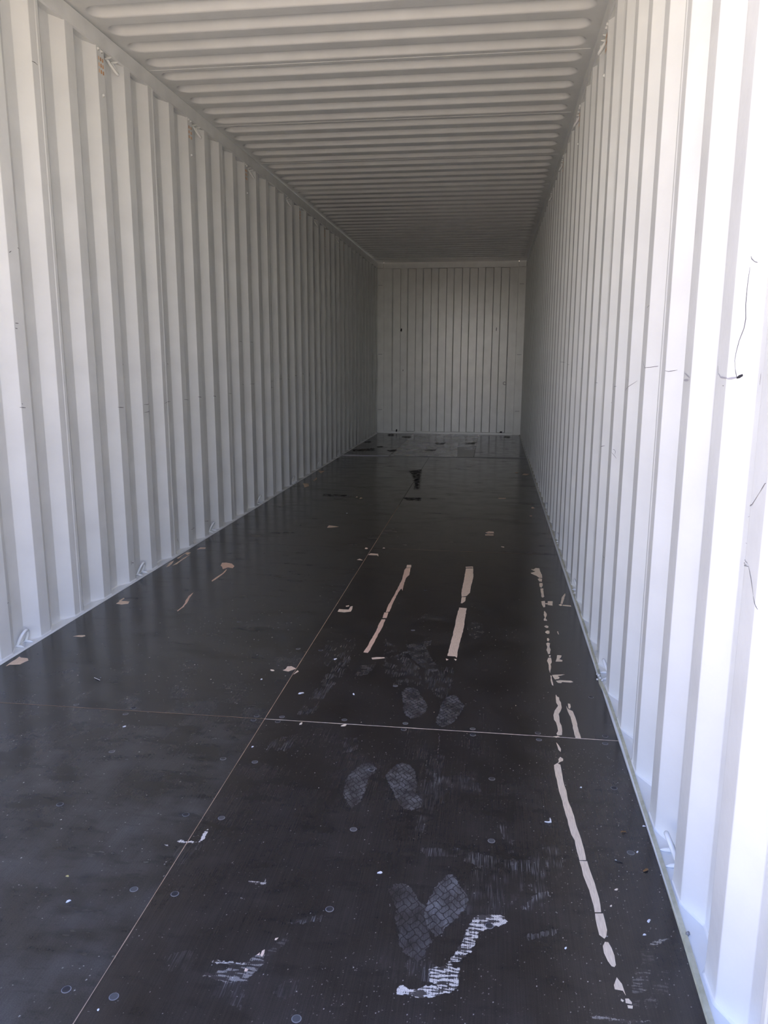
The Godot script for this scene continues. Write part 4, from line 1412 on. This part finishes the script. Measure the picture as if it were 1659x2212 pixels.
func build_loose_bits() -> void:
	var words := {
		"stick": "thin dark stick with a pale edge", "white": "small white chip", "cream": "small cream wood chip",
		"yellow": "short yellow straw", "leaf": "curled brown leaf scrap", "dark": "thin dark splinter with a pale tip"}
	var names := {"stick": "stick", "white": "plastic_chip", "cream": "wood_chip", "yellow": "straw", "leaf": "leaf_scrap", "dark": "splinter"}
	var places := [
		"on the left boards before the long cross joint", "right of the centre joint beside the thin bare strip", "just before the cross joint near the centre",
		"just before the cross joint, right of the pale chip", "left of the big pair of boot prints", "near the right edge beside the pale tyre scuff",
		"near the right edge, just beyond the tyre scuff", "beside the screw near the right edge", "right of the long bare strip, alone",
		"right of the long bare strip, beside white crumbs", "on the far boards behind the right cross joint", "on the near left boards, alone",
		"on the near left boards, behind the screw", "at the bottom left beside the centre joint", "near the right wall, the farther leaf scrap",
		"near the right wall ring, the nearer leaf scrap", "left of the torn patch at the centre joint", "left of the torn patch among small crumbs",
		"beside the centre joint before the cross joint", "beyond the cross joint, a long thin one", "far left of the centre joint, a tiny one",
		"beyond the cross joint among dust streaks", "on the left boards before the cross joint", "between long bare strip and right wall, before cross joint",
		"right of the long bare strip", "at the foot of the right wall sealant", "left of the short bare strip near the front"]
	var mats := {"stick": M.head, "white": M.white, "cream": M.wood_pale, "yellow": M.yellow, "leaf": M.leaf, "dark": M.head}
	for n in BITS.size():
		var b: Array = BITS[n]
		var kind: String = b[0]
		var p := Vector3(b[1], 0, b[2])
		var q := Vector3(b[3], 0, b[4])
		var mid := (p + q) / 2.0
		var half := (q - p) / 2.0
		var l := half.length()
		var d := half / l
		var side := d.cross(Vector3.UP)
		var wide := clampf(l * 0.45, 0.0016, 0.0045)
		var thick := 0.0022
		if kind in ["stick", "dark", "yellow"]:
			wide = 0.0022
		elif kind == "leaf":
			wide = l * 0.42
			thick = 0.001
		var o := thing(names[kind], "%s %s" % [words[kind], places[n]], {"stick": "stick", "white": "chip", "cream": "chip", "yellow": "straw", "leaf": "leaf", "dark": "splinter"}[kind], mid, "crumbs on the boards" if kind in ["white", "cream"] else "")
		var st := begin()
		var ring := []
		var count := 9
		for i in count:
			var a := TAU * i / count
			var r := 1.0 + 0.22 * sin(i * 2.3 + n)
			ring.append(d * cos(a) * l * r + side * sin(a) * wide * r)
		for i in count:
			var r0: Vector3 = ring[i]
			var r1: Vector3 = ring[(i + 1) % count]
			var up := Vector3(0, thick, 0)
			var lift0 := Vector3(0, (0.004 * absf(r0.dot(side)) / maxf(wide, 0.001)) if kind == "leaf" else 0.0, 0)
			var lift1 := Vector3(0, (0.004 * absf(r1.dot(side)) / maxf(wide, 0.001)) if kind == "leaf" else 0.0, 0)
			tri(st, up, r0 * 0.82 + up + lift0, r1 * 0.82 + up + lift1, Vector3.UP, Vector3.UP, Vector3.UP)
			quad(st, r0 * 0.82 + up + lift0, r1 * 0.82 + up + lift1, r1 + lift1, r0 + lift0, (r0 + r1).normalized() * 0.7 + Vector3.UP * 0.7)
		put("body", st.commit(), mats[kind], o)
		if kind in ["stick", "dark"]:
			st = begin()
			tube(st, [-half * 0.98 + Vector3(0, thick + 0.0006, 0), half * (0.98 if kind == "stick" else -0.6) + Vector3(0, thick + 0.0006, 0)], [0.0009, 0.0009], 6)
			put("pale_edge", st.commit(), M.white, o)
	# bent white chip
	var o := thing("plastic_chip", "bent white hook-shaped chip left of the long bare strip", "chip", Vector3(0.925, 0, -1.869), "crumbs on the boards")
	var st := begin()
	tube(st, [Vector3(-0.009, 0.0022, 0.002), Vector3(0.0, 0.0022, 0.003), Vector3(0.0065, 0.0024, 0.0015), Vector3(0.0065, 0.003, -0.006), Vector3(0.0058, 0.004, -0.014)], [0.0012, 0.0022, 0.0028, 0.0022, 0.0008], 8)
	put("body", st.commit(), M.white, o)
	# crumbs of white foam on the sealant by the second right ring, and a grey lump nearer by
	var foam := [[1.1779, -2.8716, 0.0045], [1.1816, -2.8561, 0.0055], [1.1731, -2.8335, 0.004], [1.1836, -2.8351, 0.005], [1.188, -2.8127, 0.0045]]
	var where := ["farthest crumb", "second crumb", "left crumb", "right crumb", "nearest crumb"]
	for i in foam.size():
		crumb("foam_crumb", Vector3(foam[i][0], 0.006 if foam[i][0] > 1.176 else 0.0, foam[i][1]), foam[i][2], M.white, "white foam crumb on the right sealant strip, %s of five" % where[i], "crumb", "foam crumbs by the right ring", i)
	crumb("grit_lump", Vector3(1.189, 0.006, -1.4914), 0.0045, M.rim, "dark grey lump of grit on the sealant strip by the right wall", "grit", "", 9)


func crumb(called: String, at: Vector3, r: float, mat: Material, label: String, category: String, group: String, seed_value: int) -> void:
	var o := thing(called, label, category, at, group)
	var st := begin()
	var lumps := noise(0.9, 60 + seed_value, 2)
	var pt := func(i: int, j: int) -> Vector3:
		var a := TAU * i / 9.0
		var b := PI * j / 6.0 - PI / 2.0
		var v := Vector3(cos(a) * cos(b), sin(b), sin(a) * cos(b))
		return v * r * (1.0 + 0.5 * lumps.get_noise_3d(v.x, v.y, v.z)) + Vector3(0, r * 0.8, 0)
	for i in 9:
		for j in 6:
			var c := Vector3(0, r * 0.8, 0)
			var p0: Vector3 = pt.call(i, j)
			var p1: Vector3 = pt.call((i + 1) % 9, j)
			var p2: Vector3 = pt.call((i + 1) % 9, j + 1)
			var p3: Vector3 = pt.call(i, j + 1)
			quad_n(st, p0, p1, p2, p3, (p0 - c).normalized(), (p1 - c).normalized(), (p2 - c).normalized(), (p3 - c).normalized())
	put("body", st.commit(), mat, o)
